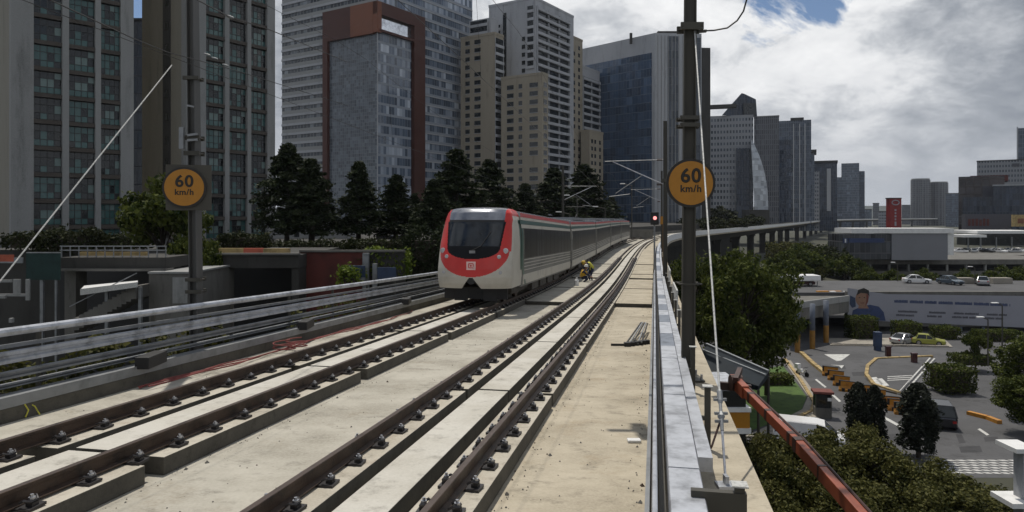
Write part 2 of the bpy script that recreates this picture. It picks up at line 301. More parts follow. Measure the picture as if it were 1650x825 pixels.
def obj(name, mb, mats, parent=None, local=False, smooth=False, uv=False, bevel=0.0):
    """link one mesh; vertices are in world metres unless local=True (then in the parent's frame)"""
    me = bpy.data.meshes.new(name); me.from_pydata([tuple(v) for v in mb.v], [], mb.f); 
    for m_ in (mats if isinstance(mats, (list, tuple)) else [mats]): me.materials.append(M[m_] if isinstance(m_, str) else m_)
    if any(mb.m): me.polygons.foreach_set('material_index', mb.m)
    if smooth: me.polygons.foreach_set('use_smooth', [True] * len(me.polygons))
    if uv:
        ul = me.uv_layers.new(name='UVMap')
        for p in me.polygons:
            n = p.normal
            if abs(n.z) < 0.7:
                l = math.hypot(n.x, n.y) or 1; tx, ty = -n.y / l, n.x / l
                for li in p.loop_indices:
                    c = me.vertices[me.loops[li].vertex_index].co; ul.data[li].uv = (c.x * tx + c.y * ty + 500.0, c.z + 100.0)
            else:
                for li in p.loop_indices:
                    c = me.vertices[me.loops[li].vertex_index].co; ul.data[li].uv = (c.x + 500.0, c.y + 500.0)
    me.update()
    o = bpy.data.objects.new(name, me); C.objects.link(o)
    if bevel:
        bv = o.modifiers.new('edge', 'BEVEL'); bv.width = bevel; bv.segments = 2; bv.limit_method = 'ANGLE'; bv.angle_limit = R(40)
    if parent is not None:
        o.parent = parent
        if not local: o.location = -wpos(parent)
    return o
def tag(o, label, cat, group=None):
    o['label'] = label; o['category'] = cat
    if group: o['group'] = group
    return o
def thing(name, label, cat, loc=(0, 0, 0), rotz=0.0, group=None):
    o = bpy.data.objects.new(name, None); C.objects.link(o); o.location = loc; o.rotation_euler = (0, 0, rotz); o.empty_display_size = 0.3
    return tag(o, label, cat, group)
def struct(name, mb, mats, **k):
    o = obj(name, mb, mats, **k); o['kind'] = 'structure'; return o
def copy_tree(o, parent=None):
    c = o.copy(); C.objects.link(c)
    if parent is not None: c.parent = parent
    for ch in list(o.children): copy_tree(ch, c)
    return c
def dup(root, loc, rotz=0.0, label=None, group=None, scale=None):
    c = copy_tree(root); c.location = loc; c.rotation_euler = (0, 0, rotz)
    if label: c['label'] = label
    if group: c['group'] = group
    if scale: c.scale = scale if isinstance(scale, (tuple, list)) else (scale,) * 3
    return c
def XY(px, d): return ((px - CX) / FPX * d, d)
def ZZ(py, d): return (HY - py) / FPX * d
def AT(px, py, d): return Vector(((px - CX) / FPX * d, d, (HY - py) / FPX * d))
def wbox(mb, px0, px1, py0, py1, d, depth, mi=0):      # a frontal box whose front face stands at distance d
    return mb.box((px0 - CX) / FPX * d, (px1 - CX) / FPX * d, d, d + depth, ZZ(py1, d), ZZ(py0, d), mi)

# the line of the viaduct: lateral position, heading and rail level as functions of the distance north
_hy = [-60, 60, 100, 130, 190, 700, 900, 1500, 2600]; _hv = [.2, .2, .22, .25, .5, .5, .75, 1.3, 1.6]
_Y = np.arange(-60, 2601, 1.0); _H = np.interp(_Y, _hy, _hv); _H = np.convolve(np.pad(_H, 10, 'edge'), np.ones(21) / 21, 'valid')
_P = np.concatenate([[0], np.cumsum((_H[1:] + _H[:-1]) / 2)]); _P -= np.interp(0, _Y, _P)
_zy = [-60, 0, 27, 40, 55, 90, 150, 225, 380, 700, 1300, 2600]; _zv = [.13, -2.27, -3.35, -3.78, -4.0, -4.1, -4.6, -4.8, -5.1, -5.2, -5.8, -4]
_Z = np.interp(_Y, _zy, _zv); _Z = np.convolve(np.pad(_Z, 6, 'edge'), np.ones(13) / 13, 'valid'); _Z[:6] = np.interp(_Y[:6], _zy, _zv)
def P(y): return float(np.interp(y, _Y, _P))
def HD(y): return float(np.interp(y, _Y, _H))
def ZR(y): return float(np.interp(y, _Y, _Z))
def TS(y, u):                        # station whose point at offset u lies at depth y
    return y + u * 0.98 * HD(y) / math.hypot(1, HD(y))
def TP(y, u, v=0.0):                # track point: u metres right of the deck edge line, v above the rail head
    h = HD(y); l = math.hypot(1, h); u *= 0.98
    return Vector((P(y) + u / l, y - u * h / l, ZR(y) + v))
def YAW(y): return -math.atan(HD(y))
def stations(y0, y1):
    ys = [y0]; 
    while ys[-1] < y1 - 1e-6:
        y = ys[-1]; st = 2.0 if y < 70 else 5.0 if y < 240 else 20.0 if y < 700 else 50.0
        ys.append(min(y1, y + st))
    return ys
def sweep(mb, prof, y0, y1, mi=0, closed=True, cap=True, ys=None):
    ys = ys or stations(y0, y1); n = len(prof); vs = [TP(y, u, v) for y in ys for (u, v) in prof]; fs = []
    for i in range(len(ys) - 1):
        for k in range(n if closed else n - 1):
            a, b = i * n + k, i * n + (k + 1) % n; fs.append((a, b, b + n, a + n))
    if cap and closed: fs += [tuple(range(n - 1, -1, -1)), tuple((len(ys) - 1) * n + k for k in range(n))]
    return mb.add(vs, fs, mi)
def rect(u0, u1, v0, v1): return [(u0, v0), (u0, v1), (u1, v1), (u1, v0)]
# the ground falls gently away from the camera on the right-hand side
def G(y): return -15.2 - 0.0225 * min(max(y, -40), 115)
def GP(px, py, lift=0.0):           # point of the ground seen at a pixel of the photograph
    k = (py - HY) / FPX; d = 15.2 / (k - 0.0225) if 15.2 / (k - 0.0225) < 115 and k > 0.0226 else 17.79 / k
    return Vector(((px - CX) / FPX * d, d, G(d) + lift))
# ------------------------------------------------------------------ ground, terrace, hills
mb = MB(); gx = [-1400, -300, -60, -20, 0, 20, 40, 60, 90, 140, 250, 500, 1200, 2900]; gy = [-90, -40, 0, 20, 40, 60, 80, 100, 115, 150, 300, 700, 1600, 3400]
mb.add([(x, y, G(y)) for y in gy for x in gx], [(j * len(gx) + i, j * len(gx) + i + 1, (j + 1) * len(gx) + i + 1, (j + 1) * len(gx) + i) for j in range(len(gy) - 1) for i in range(len(gx) - 1)])
struct('ground', mb, 'earth')
mb = MB(); ed = [(-220.0, 62.0)] + [(P(y) - 15.5, float(y)) for y in [62, 75, 90, 110, 130, 150, 170, 190, 220, 260, 320]] + [(-220.0, 320.0)]
mb.prism(ed, -19, -3.0)
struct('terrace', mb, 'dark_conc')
mb = MB()
for j, (d, hmax, seed) in enumerate(((3250, 78, 1), (2900, 52, 2))):
    n = 90; vs = []; rr = random.Random(seed); ph = [rr.uniform(0, 6) for _ in range(5)]
    for i in range(n + 1):
        x = -1300 + i * 4100 / n
        h = hmax * (0.62 + 0.2 * math.sin(x / 420 + ph[0]) + 0.12 * math.sin(x / 170 + ph[1]) + 0.05 * math.sin(x / 61 + ph[2]))
        vs += [(x, d - 260, -18), (x, d, h), (x, d + 140, -18)]
    fs = []
    for i in range(n):
        for k in range(2): fs.append((3 * i + k, 3 * i + 3 + k, 3 * i + 4 + k, 3 * i + 1 + k))
    mb.add(vs, fs)
struct('hills', mb, 'hill', smooth=True)

# ------------------------------------------------------------------ viaduct
YN = -9.0
via = thing('viaduct', 'long pale concrete railway viaduct carrying both tracks and curving away to the right', 'viaduct', (0, 0, -16))
U_L, U_R, V_D = -9.62, -0.10, -0.41
for (a, b) in ((YN, 29.55), (29.65, 45.1), (45.2, 61.6), (61.72, 94), (94.12, 128), (128.12, 190), (190.1, 420), (420.1, 2300)):
    mb = MB(); sweep(mb, rect(U_L, -1.70, -0.85, V_D), a, b); obj('deck_span', mb, 'deck_grey', via); mb = MB(); sweep(mb, rect(-1.695, U_R, -0.85, V_D - .003), a, b); obj('walkway_slab', mb, 'deck', via)
    mb = MB(); sweep(mb, [(U_R, -0.95), (U_R, V_D - 0.02), (1.20, V_D - 0.02), (1.20, -0.78), (0.5, -0.95)], a, b); obj('edge_ledge', mb, 'deck', via)
    mb = MB(); sweep(mb, [(-10.95, -0.78), (-10.95, V_D - 0.02), (-9.62, V_D - 0.02), (-9.62, -0.95), (-10.3, -0.95)], a, b); obj('edge_ledge', mb, 'grey_conc', via)
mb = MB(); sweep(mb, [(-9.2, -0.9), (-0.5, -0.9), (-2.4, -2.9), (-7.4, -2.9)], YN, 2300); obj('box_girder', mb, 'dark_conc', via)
y = -4.0
while y < 1500:
    a = TP(y, -4.9, -2.85); mb = MB(); yw = YAW(y); c, s = math.cos(yw), math.sin(yw)
    def q(dx, dy, z): return (a.x + dx * c - dy * s, a.y + dx * s + dy * c, z)
    g = G(a.y) - 0.5
    mb.hexa([q(-1.3, -0.9, g), q(1.3, -0.9, g), q(1.3, 0.9, g), q(-1.3, 0.9, g), q(-1.3, -0.9, a.z - 1.6), q(1.3, -0.9, a.z - 1.6), q(1.3, 0.9, a.z - 1.6), q(-1.3, 0.9, a.z - 1.6)])
    mb.hexa([q(-1.3, -0.9, a.z - 1.6), q(1.3, -0.9, a.z - 1.6), q(1.3, 0.9, a.z - 1.6), q(-1.3, 0.9, a.z - 1.6), q(-1.9, -1.0, a.z), q(1.9, -1.0, a.z), q(1.9, 1.0, a.z), q(-1.9, 1.0, a.z)])
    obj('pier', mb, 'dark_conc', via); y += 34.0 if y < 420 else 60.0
# raised topping slabs on the walkway and between the tracks, with shade-darkened risers at the joints
for (a, b) in ((29.7, 38.2), (38.6, 45.6), (46.9, 50.2), (50.7, 61.5), (62.3, 93)):
    for (u0, u1) in ((-1.66, -.13), (-5.57, -3.74)):
        mb = MB(); sweep(mb, rect(u0, u1, V_D + .004, V_D + .15), a, b, ys=[a] + [y_ for y_ in stations(a, b)[1:-1]] + [b]); mb.m = [0] * (len(mb.f) - 2) + [1, 1]; obj('deck_topping', mb, ['deck' if u0 > -2 else 'deck_grey', 'shade_conc'], via)
# low parapet on the far curve; the outer one is white to paint in sunlight
mb = MB(); sweep(mb, rect(1.0, 1.18, V_D, 0.75), 118, 2300); obj('parapet', mb, 'white', via)
mb = MB(); sweep(mb, rect(-10.9, -10.7, V_D, 0.25), 118, 2300); obj('parapet', mb, 'grey_conc', via)
# concrete kerb along the left edge, its shaded look put into the colour
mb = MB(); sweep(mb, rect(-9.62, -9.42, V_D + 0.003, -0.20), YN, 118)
tag(obj('concrete_kerb', mb, 'shade_conc'), 'low grey concrete kerb running along the left deck edge under the guard fence', 'kerb')

# ------------------------------------------------------------------ tracks: plinths, slabs, rails, fasteners
TRK = ((-6.62, 'left track under the train', 1.0, 0.30, 5.75, 7.05), (-2.70, 'empty right track', 0.10, 0.12, 5.9, 5.5))
VP_ = -0.20
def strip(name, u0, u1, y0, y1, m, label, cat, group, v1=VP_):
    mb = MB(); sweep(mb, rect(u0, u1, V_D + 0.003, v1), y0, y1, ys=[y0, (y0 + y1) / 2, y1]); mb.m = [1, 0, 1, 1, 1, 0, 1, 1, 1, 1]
    return tag(obj(name, mb, [m, 'shade_conc'], bevel=0.008), label, cat, group)
for (uc, nm, _, gp, pitch, first) in TRK:
    y = first - 2 * pitch
    while y < 125:
        ln = pitch if y < 70 else pitch * 3
        far = y > 60
        def gap(g): return g if y + ln < 126 else 0
        strip('track_plinth', uc + 0.445, uc + 1.03, y, y + ln - max(gp, 0.16), 'plinth', 'pale concrete plinth carrying the right rail of the ' + nm, 'track plinth', 'right rail plinths of the ' + nm)
        strip('track_plinth', uc - 1.03, uc - 0.445, y + 0.03, y + ln - max(gp, 0.16) + 0.03, 'plinth', 'pale concrete plinth carrying the left rail of the ' + nm, 'track plinth', 'left rail plinths of the ' + nm)
        strip('guide_slab', uc - 0.258, uc + 0.258, y + 0.1, y + ln - 0.10 + 0.1, 'slab', 'long whitish concrete slab laid between the rails of the ' + nm, 'concrete slab', 'slabs between the rails of the ' + nm)
        y += ln
# fastener: baseplate, pad, two spring clips and two bolts (local: x across the rail, y along it, z = 0 at the plinth top)
def fastener_mesh():
    mb = MB(); mb.box(-0.18, 0.18, -0.075, 0.075, 0.003, 0.024, 0)
    for s in (-1, 1):
        mb.tube([(s * 0.075, -0.05, 0.055), (s * 0.11, -0.055, 0.075), (s * 0.15, -0.03, 0.06), (s * 0.15, 0.03, 0.06), (s * 0.11, 0.055, 0.075), (s * 0.075, 0.05, 0.055)], 0.011, 6, 0)
        mb.box(s * 0.13 - 0.03, s * 0.13 + 0.03, -0.028, 0.028, 0.024, 0.05, 0)
        mb.tube([(s * 0.13, 0, 0.024), (s * 0.13, 0, 0.105)], 0.013, 6, 1)
        mb.tube([(s * 0.13, 0, 0.064), (s * 0.13, 0, 0.086)], 0.025, 6, 1)
    return mb
FAST = obj('rail_fastener', fastener_mesh(), ['clip', 'bolt']); fast_me = FAST.data; bpy.data.objects.remove(FAST)
RLAB = {(-6.62, -1): 'brown steel rail farthest left, beside the red cable', (-6.62, 1): 'brown steel rail on the right of the track the train stands on',
        (-2.70, -1): 'brown steel rail on the left of the empty right-hand track', (-2.70, 1): 'brown steel rail nearest the walkway beside the galvanised trays'}
for (uc, nm, *_r) in TRK:
    for s in (-1, 1):
        u = uc + s * 0.75
        prof = [(u - .07, -.172), (u - .07, -.160), (u - .012, -.140), (u - .010, -.045), (u - .036, -.034), (u - .036, -.004), (u - .030, 0), (u + .030, 0), (u + .036, -.004), (u + .036, -.034), (u + .010, -.045), (u + .012, -.140), (u + .07, -.160), (u + .07, -.172)]
        mb = MB(); sweep(mb, prof, YN, 170)
        n = len(prof); mb.m = [1 if (i % n) == 6 else 0 for i in range(len(mb.f))]
        rail = tag(obj('rail', mb, ['rail', 'railtop']), RLAB[(uc, s)], 'rail', 'running rails')
        y = 3.2 + (0.2 if s > 0 else 0); k = 0
        while y < 70 and k < 98:
            f = bpy.data.objects.new('rail_fastener', fast_me); C.objects.link(f); f.parent = rail
            f.location = TP(y, u, VP_); f.rotation_euler = (random.gauss(0, .02), 0, YAW(y) + random.gauss(0, .05)); f.scale = (1.2, 1.25 * random.uniform(.92, 1.08), 1.2 * random.uniform(.9, 1.15)); y += 0.68; k += 1

# red cable and its loops on the floor beside the left rail; small litter
mb = MB()
for k in range(3):
    pts = [TP(y, -9.2 + 0.10 * k + 0.10 * math.sin(y * 0.9 + k) + 0.05 * math.sin(y * 3.1 + 2 * k), V_D + 0.03 + 0.02 * k) for y in np.arange(11.0, 26 - 2 * k, 0.3)]
    mb.tube(pts, 0.014, 6)
for c in ((15.6, -9.0), (16.1, -8.95)):
    mb.tube([TP(c[0] + 0.3 * math.cos(a), c[1] + 0.25 * math.sin(a), V_D + 0.05 + 0.015 * a) for a in np.arange(0, 13, 0.5)], 0.015, 6)
tag(obj('cable_loops', mb, 'red_cable'), 'tangled red cables lying along the left edge of the floor', 'cable')
mb = MB(); mb.tube([TP(8.85, -9.40, V_D + .02), TP(8.88, -9.38, V_D + .12), TP(8.84, -9.41, V_D + .225), TP(8.95, -9.5, V_D + .22), TP(9.0, -9.39, V_D + .15), TP(9.03, -9.33, V_D + .02)], 0.011, 6)
tag(obj('yellow_strap', mb, 'hivis2'), 'crumpled yellow strap hanging over the left concrete kerb', 'strap')
mb = MB(); a = TP(9.6, -0.28, V_D + .003); mb.box(a.x - .09, a.x + .09, a.y - .06, a.y + .06, a.z, a.z + .035)
tag(obj('litter_block', mb, 'white', bevel=.01), 'small white block lying on the walkway near the trays', 'litter')
# grit and chips of concrete scattered over the deck
mb = MB(); rr = random.Random(31)
for k in range(1500):
    y = 4 + 30 * rr.random() ** 1.6; u = rr.choice((rr.uniform(-1.6, -.15), rr.uniform(-5.5, -3.8), rr.gauss(-1.55, .08), rr.gauss(-5.48, .06), rr.gauss(-.2, .06), rr.gauss(-3.85, .05), rr.uniform(-9.3, -7.8))); r_ = rr.uniform(.004, .014) * (1 + (rr.random() < .06) * 1.2)
    if u > -.12 or -3.72 < u < -1.655: continue
    c_ = TP(y, u, V_D + .14 * (29.6 < y) + r_ * .3); a0 = rr.uniform(0, 6)
    vs = [(c_.x + r_ * math.cos(a0 + t_), c_.y + r_ * 1.2 * math.sin(a0 + t_), c_.z - r_ * .3) for t_ in (0, 1.7, 3.2, 4.6)] + [(c_.x, c_.y, c_.z + r_ * .8)]; mb.add(vs, [(0, 1, 4), (1, 2, 4), (2, 3, 4), (3, 0, 4)], rr.choice((0, 0, 1)))
o = obj('concrete_grit', mb, ['grey_conc', 'rail']); o['kind'] = 'stuff'
# pile of steel bars and clamps on the walkway
pile = thing('steel_pile', 'pile of dark steel bars and clamps on the walkway against the trays', 'steel bars', TP(19.5, -0.35, V_D))
mb = MB()
for k in range(5):
    a = TP(18.6 + .15 * random.random(), -.75 + .1 * k, V_D + .05 + .03 * (k % 3)); b = TP(21.6 + .4 * random.random(), -.42 + .05 * k, V_D + .25 + .03 * (k % 2))
    mb.bar(a, b, .035, .03, k % 2)
obj('bar', mb, ['black', 'galv_dull'], pile)
mb = MB()
for k in range(6):
    a = TP(18.5 + .12 * k, -.72 + .1 * k, V_D + .003); mb.box(a.x - .08, a.x + .08, a.y - .07, a.y + .07, a.z, a.z + .1)
mb.bar(TP(18.5, -1.15, V_D + .03), TP(18.6, -.6, V_D + .03), .05, .05)
obj('clamp', mb, 'black', pile)

# ------------------------------------------------------------------ left guard fence: top rail, two beams, lower tray, posts
fence = thing('guard_fence', 'galvanised guard fence of three long rails along the left deck edge', 'fence', TP(10, -9.75, V_D))
Y1 = 118
def beamprof(u, v0, v1, t=0.05):   # a shallow W beam seen from the track side
    h = (v1 - v0)
    return [(u, v0), (u + t, v0 + .04 * h), (u + t, v0 + .30 * h), (u + .2 * t, v0 + .42 * h), (u + .2 * t, v0 + .58 * h), (u + t, v0 + .70 * h), (u + t, v0 + .96 * h), (u, v1), (u - .03, v1), (u - .03, v0)]
mb = MB(); sweep(mb, [(-9.75 + .06 * math.cos(a), .87 + .065 * math.sin(a)) for a in np.linspace(0, -2 * math.pi, 11)[:-1]], 3, Y1); obj('top_rail', mb, 'galv', fence)
mb = MB(); sweep(mb, beamprof(-9.70, .40, .585), 3, Y1); obj('guard_beam', mb, 'galv', fence)
mb = MB(); sweep(mb, beamprof(-9.70, .17, .285), 3, Y1); obj('guard_beam', mb, 'galv_dull', fence)
mb = MB(); sweep(mb, beamprof(-9.74, .03, .10), 3, Y1); obj('guard_beam', mb, 'galv_dull', fence)
mb = MB(); sweep(mb, rect(-9.80, -9.76, .62, .68), 3, Y1); obj('guard_beam', mb, 'galv_dull', fence)
y = 4.3; k = 0
while y < 90 and k < 60:
    a, b = TP(y, -9.84, V_D), TP(y, -9.84, .85); mb = MB(); mb.bar(a, b, .06, .05, up=(0, 1, 0)); obj('post', mb, 'mast', fence); y += 2.6; k += 1
tray = thing('cable_tray', 'long dull cable tray with bright lid strips low inside the left guard fence', 'cable tray', TP(10, -9.55, -.14))
mb = MB(); sweep(mb, rect(-9.66, -9.40, -.19, -.03), 3, Y1); obj('trough', mb, 'galv_dull', tray)
for (a, b) in ((3, 9.3), (10.2, 11.0), (12.4, 13.6), (14.2, 17.2), (17.6, 20), (20.8, 23), (24, 24.6), (26, 30), (31, 38)):
    mb = MB(); sweep(mb, rect(-9.60, -9.47, -.197, -.165), a, b); obj('lid_strip', mb, 'strand', tray)
box_spots = ((11.5, 0), (17.4, 0), (25.2, 0))
for y, _ in box_spots:
    a = TP(y, -9.38, .05); mb = MB(); mb.box(a.x - .14, a.x + .12, a.y - .35, a.y + .35, a.z - .12, a.z + .1)
    tag(obj('junction_box', mb, 'black', bevel=.015), 'small black junction box on the left cable tray, ' + {11.5: 'nearest of the three', 17.4: 'middle one beside the red cable', 25.2: 'farthest, near the train nose'}[y], 'junction box', 'junction boxes on the left tray')
# climbing greenery behind the fence is added with the plants

# ------------------------------------------------------------------ right-hand trays, handrail and brackets
rt = thing('tray_run', 'wide galvanised tray with jointed lids and stepped brackets along the right deck edge', 'cable tray', TP(10, .3, V_D))
y = 2.0; k = 0
while y < 110:
    ln = (1.25, 1.9, 1.55, 2.05, 1.2)[k % 5]; ln = ln if y < 40 else ln * 3; w0 = 0.006 * (k % 2)
    mb = MB(); sweep(mb, [(.12, -.02), (.12, .17), (.13, .185 + w0), (.41, .185 + w0), (.42, .17), (.42, -.02)], y, y + ln - .012, ys=[y, y + ln - .012]); obj('tray_lid', mb, 'galv_dark' if k % 5 in (1, 3) and k % 3 else 'galv', rt); y += ln; k += 1
mb = MB(); sweep(mb, rect(.455, .61, -.12, .03), 7.6, 110); obj('lower_tray', mb, 'galv', rt)
mb = MB(); sweep(mb, [(.0 + .024 * math.cos(a), .25 + .024 * math.sin(a)) for a in np.linspace(0, -2 * math.pi, 9)[:-1]], 2, 100); obj('handrail', mb, 'galv', rt)
mb = MB(); sweep(mb, rect(-.085, -.045, V_D + .004, .06), 2, 100); obj('toe_board', mb, 'galv_dull', rt)
mb = MB(); sweep(mb, rect(.04, .10, V_D + .004, -.06), 2, 100); obj('back_channel', mb, 'mast', rt)
ys = [5.95, 9.5, 13.1, 16.7, 20.3, 23.9, 27.5, 31.1, 34.7, 38.3, 41.9, 45.5, 49.1, 56, 63, 70]
for y in ys:
    mb = MB(); vt = .30 if y < 8 else .40
    for (u0, u1, v0, v1) in ((.655, .735, V_D, vt), (.11, .655, -.045, .04 - .03)):
        a, b, c_, d_ = TP(y, u0, v0), TP(y, u1, v0), TP(y + .055, u1, v0), TP(y + .055, u0, v0); h = Vector((0, 0, v1 - v0))
        mb.hexa([a, b, c_, d_, a + h, b + h, c_ + h, d_ + h])
    if y < 8:
        a, b, c_, d_ = TP(y - .01, .30, .0), TP(y - .01, .75, .0), TP(y + .07, .75, .0), TP(y + .07, .30, .0); h = Vector((0, 0, .24)); mb.hexa([a, b, c_, d_, a + h, b + h, c_ + h, d_ + h])
    b = obj('bracket', mb, 'mast', rt)
    mb = MB()
    a, b_, c_, d_ = TP(y - .05, .63, vt), TP(y - .05, .76, vt), TP(y + .1, .76, vt), TP(y + .1, .63, vt); h = Vector((0, 0, .012)); mb.hexa([a, b_, c_, d_, a + h, b_ + h, c_ + h, d_ + h])
    o = obj('cap_plate', mb, 'strand', b)
# pale upright panels farther on, outside the trays
for (y, i) in ((26.5, 0), (38.5, 1)):
    mb = MB(); sweep(mb, rect(.80, .86, V_D, .55 if i == 0 else .75), y, y + 5.5, ys=[y, y + 5.5])
    tag(obj('edge_panel', mb, 'strand'), ('pale upright panel on the ledge just beyond the near right mast', 'pale upright panel on the ledge close to the red signal')[i], 'panel', 'upright panels on the ledge')

# ------------------------------------------------------------------ masts, signs, guys
def mast(name, label, y, u, w, top, m='mast', rake=0.0, clamps=(), sides=(1,)):
    b = TP(y, u, V_D); t = thing(name, label, 'catenary mast', b, 0, 'catenary masts'); yw = YAW(y)
    mb = MB(); z0, z1 = b.z, b.z + top
    for (dx, dy, sx, sy) in ((-w * .42, 0, .09 * w, w), (w * .42, 0, .09 * w, w), (0, 0, w * .86, .12 * w)):   # H section: two flanges and the web
        p = []
        for z, k in ((z0, 1), (z1, .86)):
            for (ax, ay) in ((-1, -1), (1, -1), (1, 1), (-1, 1)):
                x_, y_ = (dx + ax * sx / 2) * k, (dy + ay * sy / 2) * k
                p.append((b.x + rake * (z - z0) + x_ * math.cos(yw) - y_ * math.sin(yw), b.y + x_ * math.sin(yw) + y_ * math.cos(yw), z))
        mb.hexa(p, 0)
    sh = obj('shaft', mb, m, t)
    mb = MB(); mb.box(b.x - w * .95, b.x + w * .95, b.y - w * .95, b.y + w * .95, b.z + .002, b.z + .03)
    bp = obj('base_plate', mb, m, t); mb = MB()
    for ax in (-1, 1):
        for ay in (-1, 1): mb.tube([(b.x + ax * w * .75, b.y + ay * w * .75, b.z + .03), (b.x + ax * w * .75, b.y + ay * w * .75, b.z + .14)], .022, 6)
    obj('anchor_bolt', mb, 'bolt', bp)
    for (z, hh) in clamps:
        x = b.x + rake * (z - z0); mb = MB()
        for s in (-1, 1): mb.box(x - w * .78, x + w * .78, b.y + s * w * .58 - .03, b.y + s * w * .58 + .03, z - hh / 2, z + hh / 2)
        for s in (-1, 1): mb.tube([(x + s * w * .68, b.y - w * .75, z), (x + s * w * .68, b.y + w * .75, z)], .018, 6)
        obj('clamp', mb, 'mast', t)
    return t, b
def speed_sign(label, c, r, yaw, backing=False):
    t = thing('speed_sign', label, 'speed sign', c, yaw, 'speed signs')
    mb = MB(); mb.disc((0, 0, 0), r, 40, (0, 1, 0), .012); obj('plate_rim', mb, 'sign_black', t, local=True)
    mb = MB(); mb.disc((0, -.010, 0), r * .90, 40, (0, 1, 0), .012); obj('plate_face', mb, 'sign_face', t, local=True)
    mb = MB(); mb.disc((0, .03, 0), r * 1.01, 40, (0, 1, 0), .03); mb.box(-.1, .1, .04, .2, -.05, .05); obj('plate_back', mb, 'mast', t, local=True)
    if backing:
        mb = MB(); mb.box(-r * .86, r * 1.22, .06, .10, -r * 1.12, r * 1.12); obj('backing_board', mb, 'mast', t, local=True)
    for (txt, sz, x, z, off) in (('60', r * .80, 0, r * .04, .020), ('km/h', r * .40, 0, -r * .36, .010)):
        cu = bpy.data.curves.new('lettering', 'FONT'); cu.body = txt; cu.size = sz; cu.align_x = 'CENTER'; cu.extrude = .003; cu.bevel_depth = off * r; cu.bevel_resolution = 0
        cu.space_character = 1.1; o = bpy.data.objects.new('lettering', cu); C.objects.link(o); dg = bpy.context.evaluated_depsgraph_get(); me = bpy.data.meshes.new_from_object(o.evaluated_get(dg)); bpy.data.objects.remove(o)
        me.materials.clear(); me.materials.append(M['sign_black']); o = bpy.data.objects.new('lettering', me); C.objects.link(o); o.parent = t; o.location = (x, -.0175, z); o.rotation_euler = (R(90), 0, 0)
    return t
mr, br = mast('catenary_mast', 'tall dark steel mast on the right ledge carrying a round amber 60 sign', 14.3, .66, .285, 10.6, 'mast', .006, ((3.72, .14), (1.92, .08), (1.78, .08), (-1.35, .03)))
ml, bl = mast('catenary_mast', 'tall grey steel mast at the far left carrying the smaller amber 60 sign', 14.2, -10.4, .225, 10.6, 'mast_pale', -.012, ((3.1, .08), (1.75, .1), (1.4, .1), (-1.45, .08), (-1.72, .08), (-2.05, .06)))
speed_sign('round amber 60 km/h sign on the dark mast right of the tracks', AT(1113, 295, 14.3 - .28), .478, YAW(14.3) * .25)
speed_sign('amber 60 km/h sign with dark board behind on the left mast', AT(297, 302, 16.2 - .28), .455, R(16), True)
mf, bf = mast('catenary_mast', 'dark distant mast beyond the near right mast, next to the red signal', 45, .66, .30, 10.2, 'mast', 0, ((2.2, .2),))
m4, b4 = mast('catenary_mast', 'faint farthest mast on the right edge where the viaduct begins to curve', 88, .66, .28, 10.0, 'mast', 0)
m5, b5 = mast('catenary_mast', 'dark distant mast left of the train tail, partly hidden by the train', 78, -10.4, .28, 10.0, 'mast', 0)
def cantilever(label, b, u_m, y, s, top, low):
    t = thing('cantilever_arm', label, 'cantilever', TP(y, u_m, top)); ut = u_m - s * 3.35
    mb = MB(); mb.tube([TP(y, u_m - s * .1, top), TP(y, ut - s * .5, top - .05)], .025, 6); obj('top_tube', mb, 'galv_dull', t)
    mb = MB(); mb.tube([TP(y, u_m - s * .1, low), TP(y, ut, top - .08)], .03, 6); obj('strut', mb, 'galv', t)
    mb = MB(); mb.tube([TP(y, u_m - s * 1.4, low + (top - low) * .40), TP(y, ut + s * .2, low - .55)], .03, 6); mb.tube([TP(y, ut - s * .2, low - .75), TP(y, ut + s * 1.1, low - .6)], .022, 6); obj('steady_arm', mb, 'galv_dull', t)
    for v in (top, low):
        mb = MB()
        for k in range(5): c_ = TP(y, u_m - s * (.22 + .07 * k), v + (.0 if v == top else .0)); mb.disc(c_, .075, 10, (1, 0, 0), .03)
        obj('insulator', mb, 'boom_dark', t)
    return t
cantilever('pale cantilever reaching over the right track from the mast by the signal', bf, .66, 45, 1, 7.35, 5.8)
cantilever('faint cantilever over the right track on the farthest right mast', b4, .66, 88, 1, 7.35, 5.8)
cantilever('cantilever above the train on the mast behind its tail', b5, -10.4, 78, -1, 7.35, 5.8)
# overhead line: contact wires and messengers with droppers
for (uc, nm) in ((-6.62, 'left track'), (-2.70, 'right track')):
    tw = thing('overhead_line', 'thin dark overhead wires above the ' + ('track with the train' if uc < -5 else 'empty right track'), 'overhead wire', TP(10, uc, 5), 0, 'overhead wires')
    mb = MB(); mb.tube([TP(y, uc + .15 * math.sin(y / 15), 4.75) for y in np.arange(3, 150, 3)], .004, 5); obj('contact_wire', mb, 'wire', tw)
    sag = lambda y: 5.95 + .55 * (abs(((y - 14.3) % 31) / 15.5 - 1)) ** 2
    mb = MB(); mb.tube([TP(y, uc, sag(y)) for y in np.arange(3, 150, 1.5)], .004, 5); obj('messenger_wire', mb, 'wire', tw)
    mb = MB()
    for y in np.arange(4, 90, 6.2): mb.tube([TP(y, uc + .15 * math.sin(y / 15), 4.75), TP(y, uc, sag(y))], .003, 4)
    obj('dropper', mb, 'wire', tw)
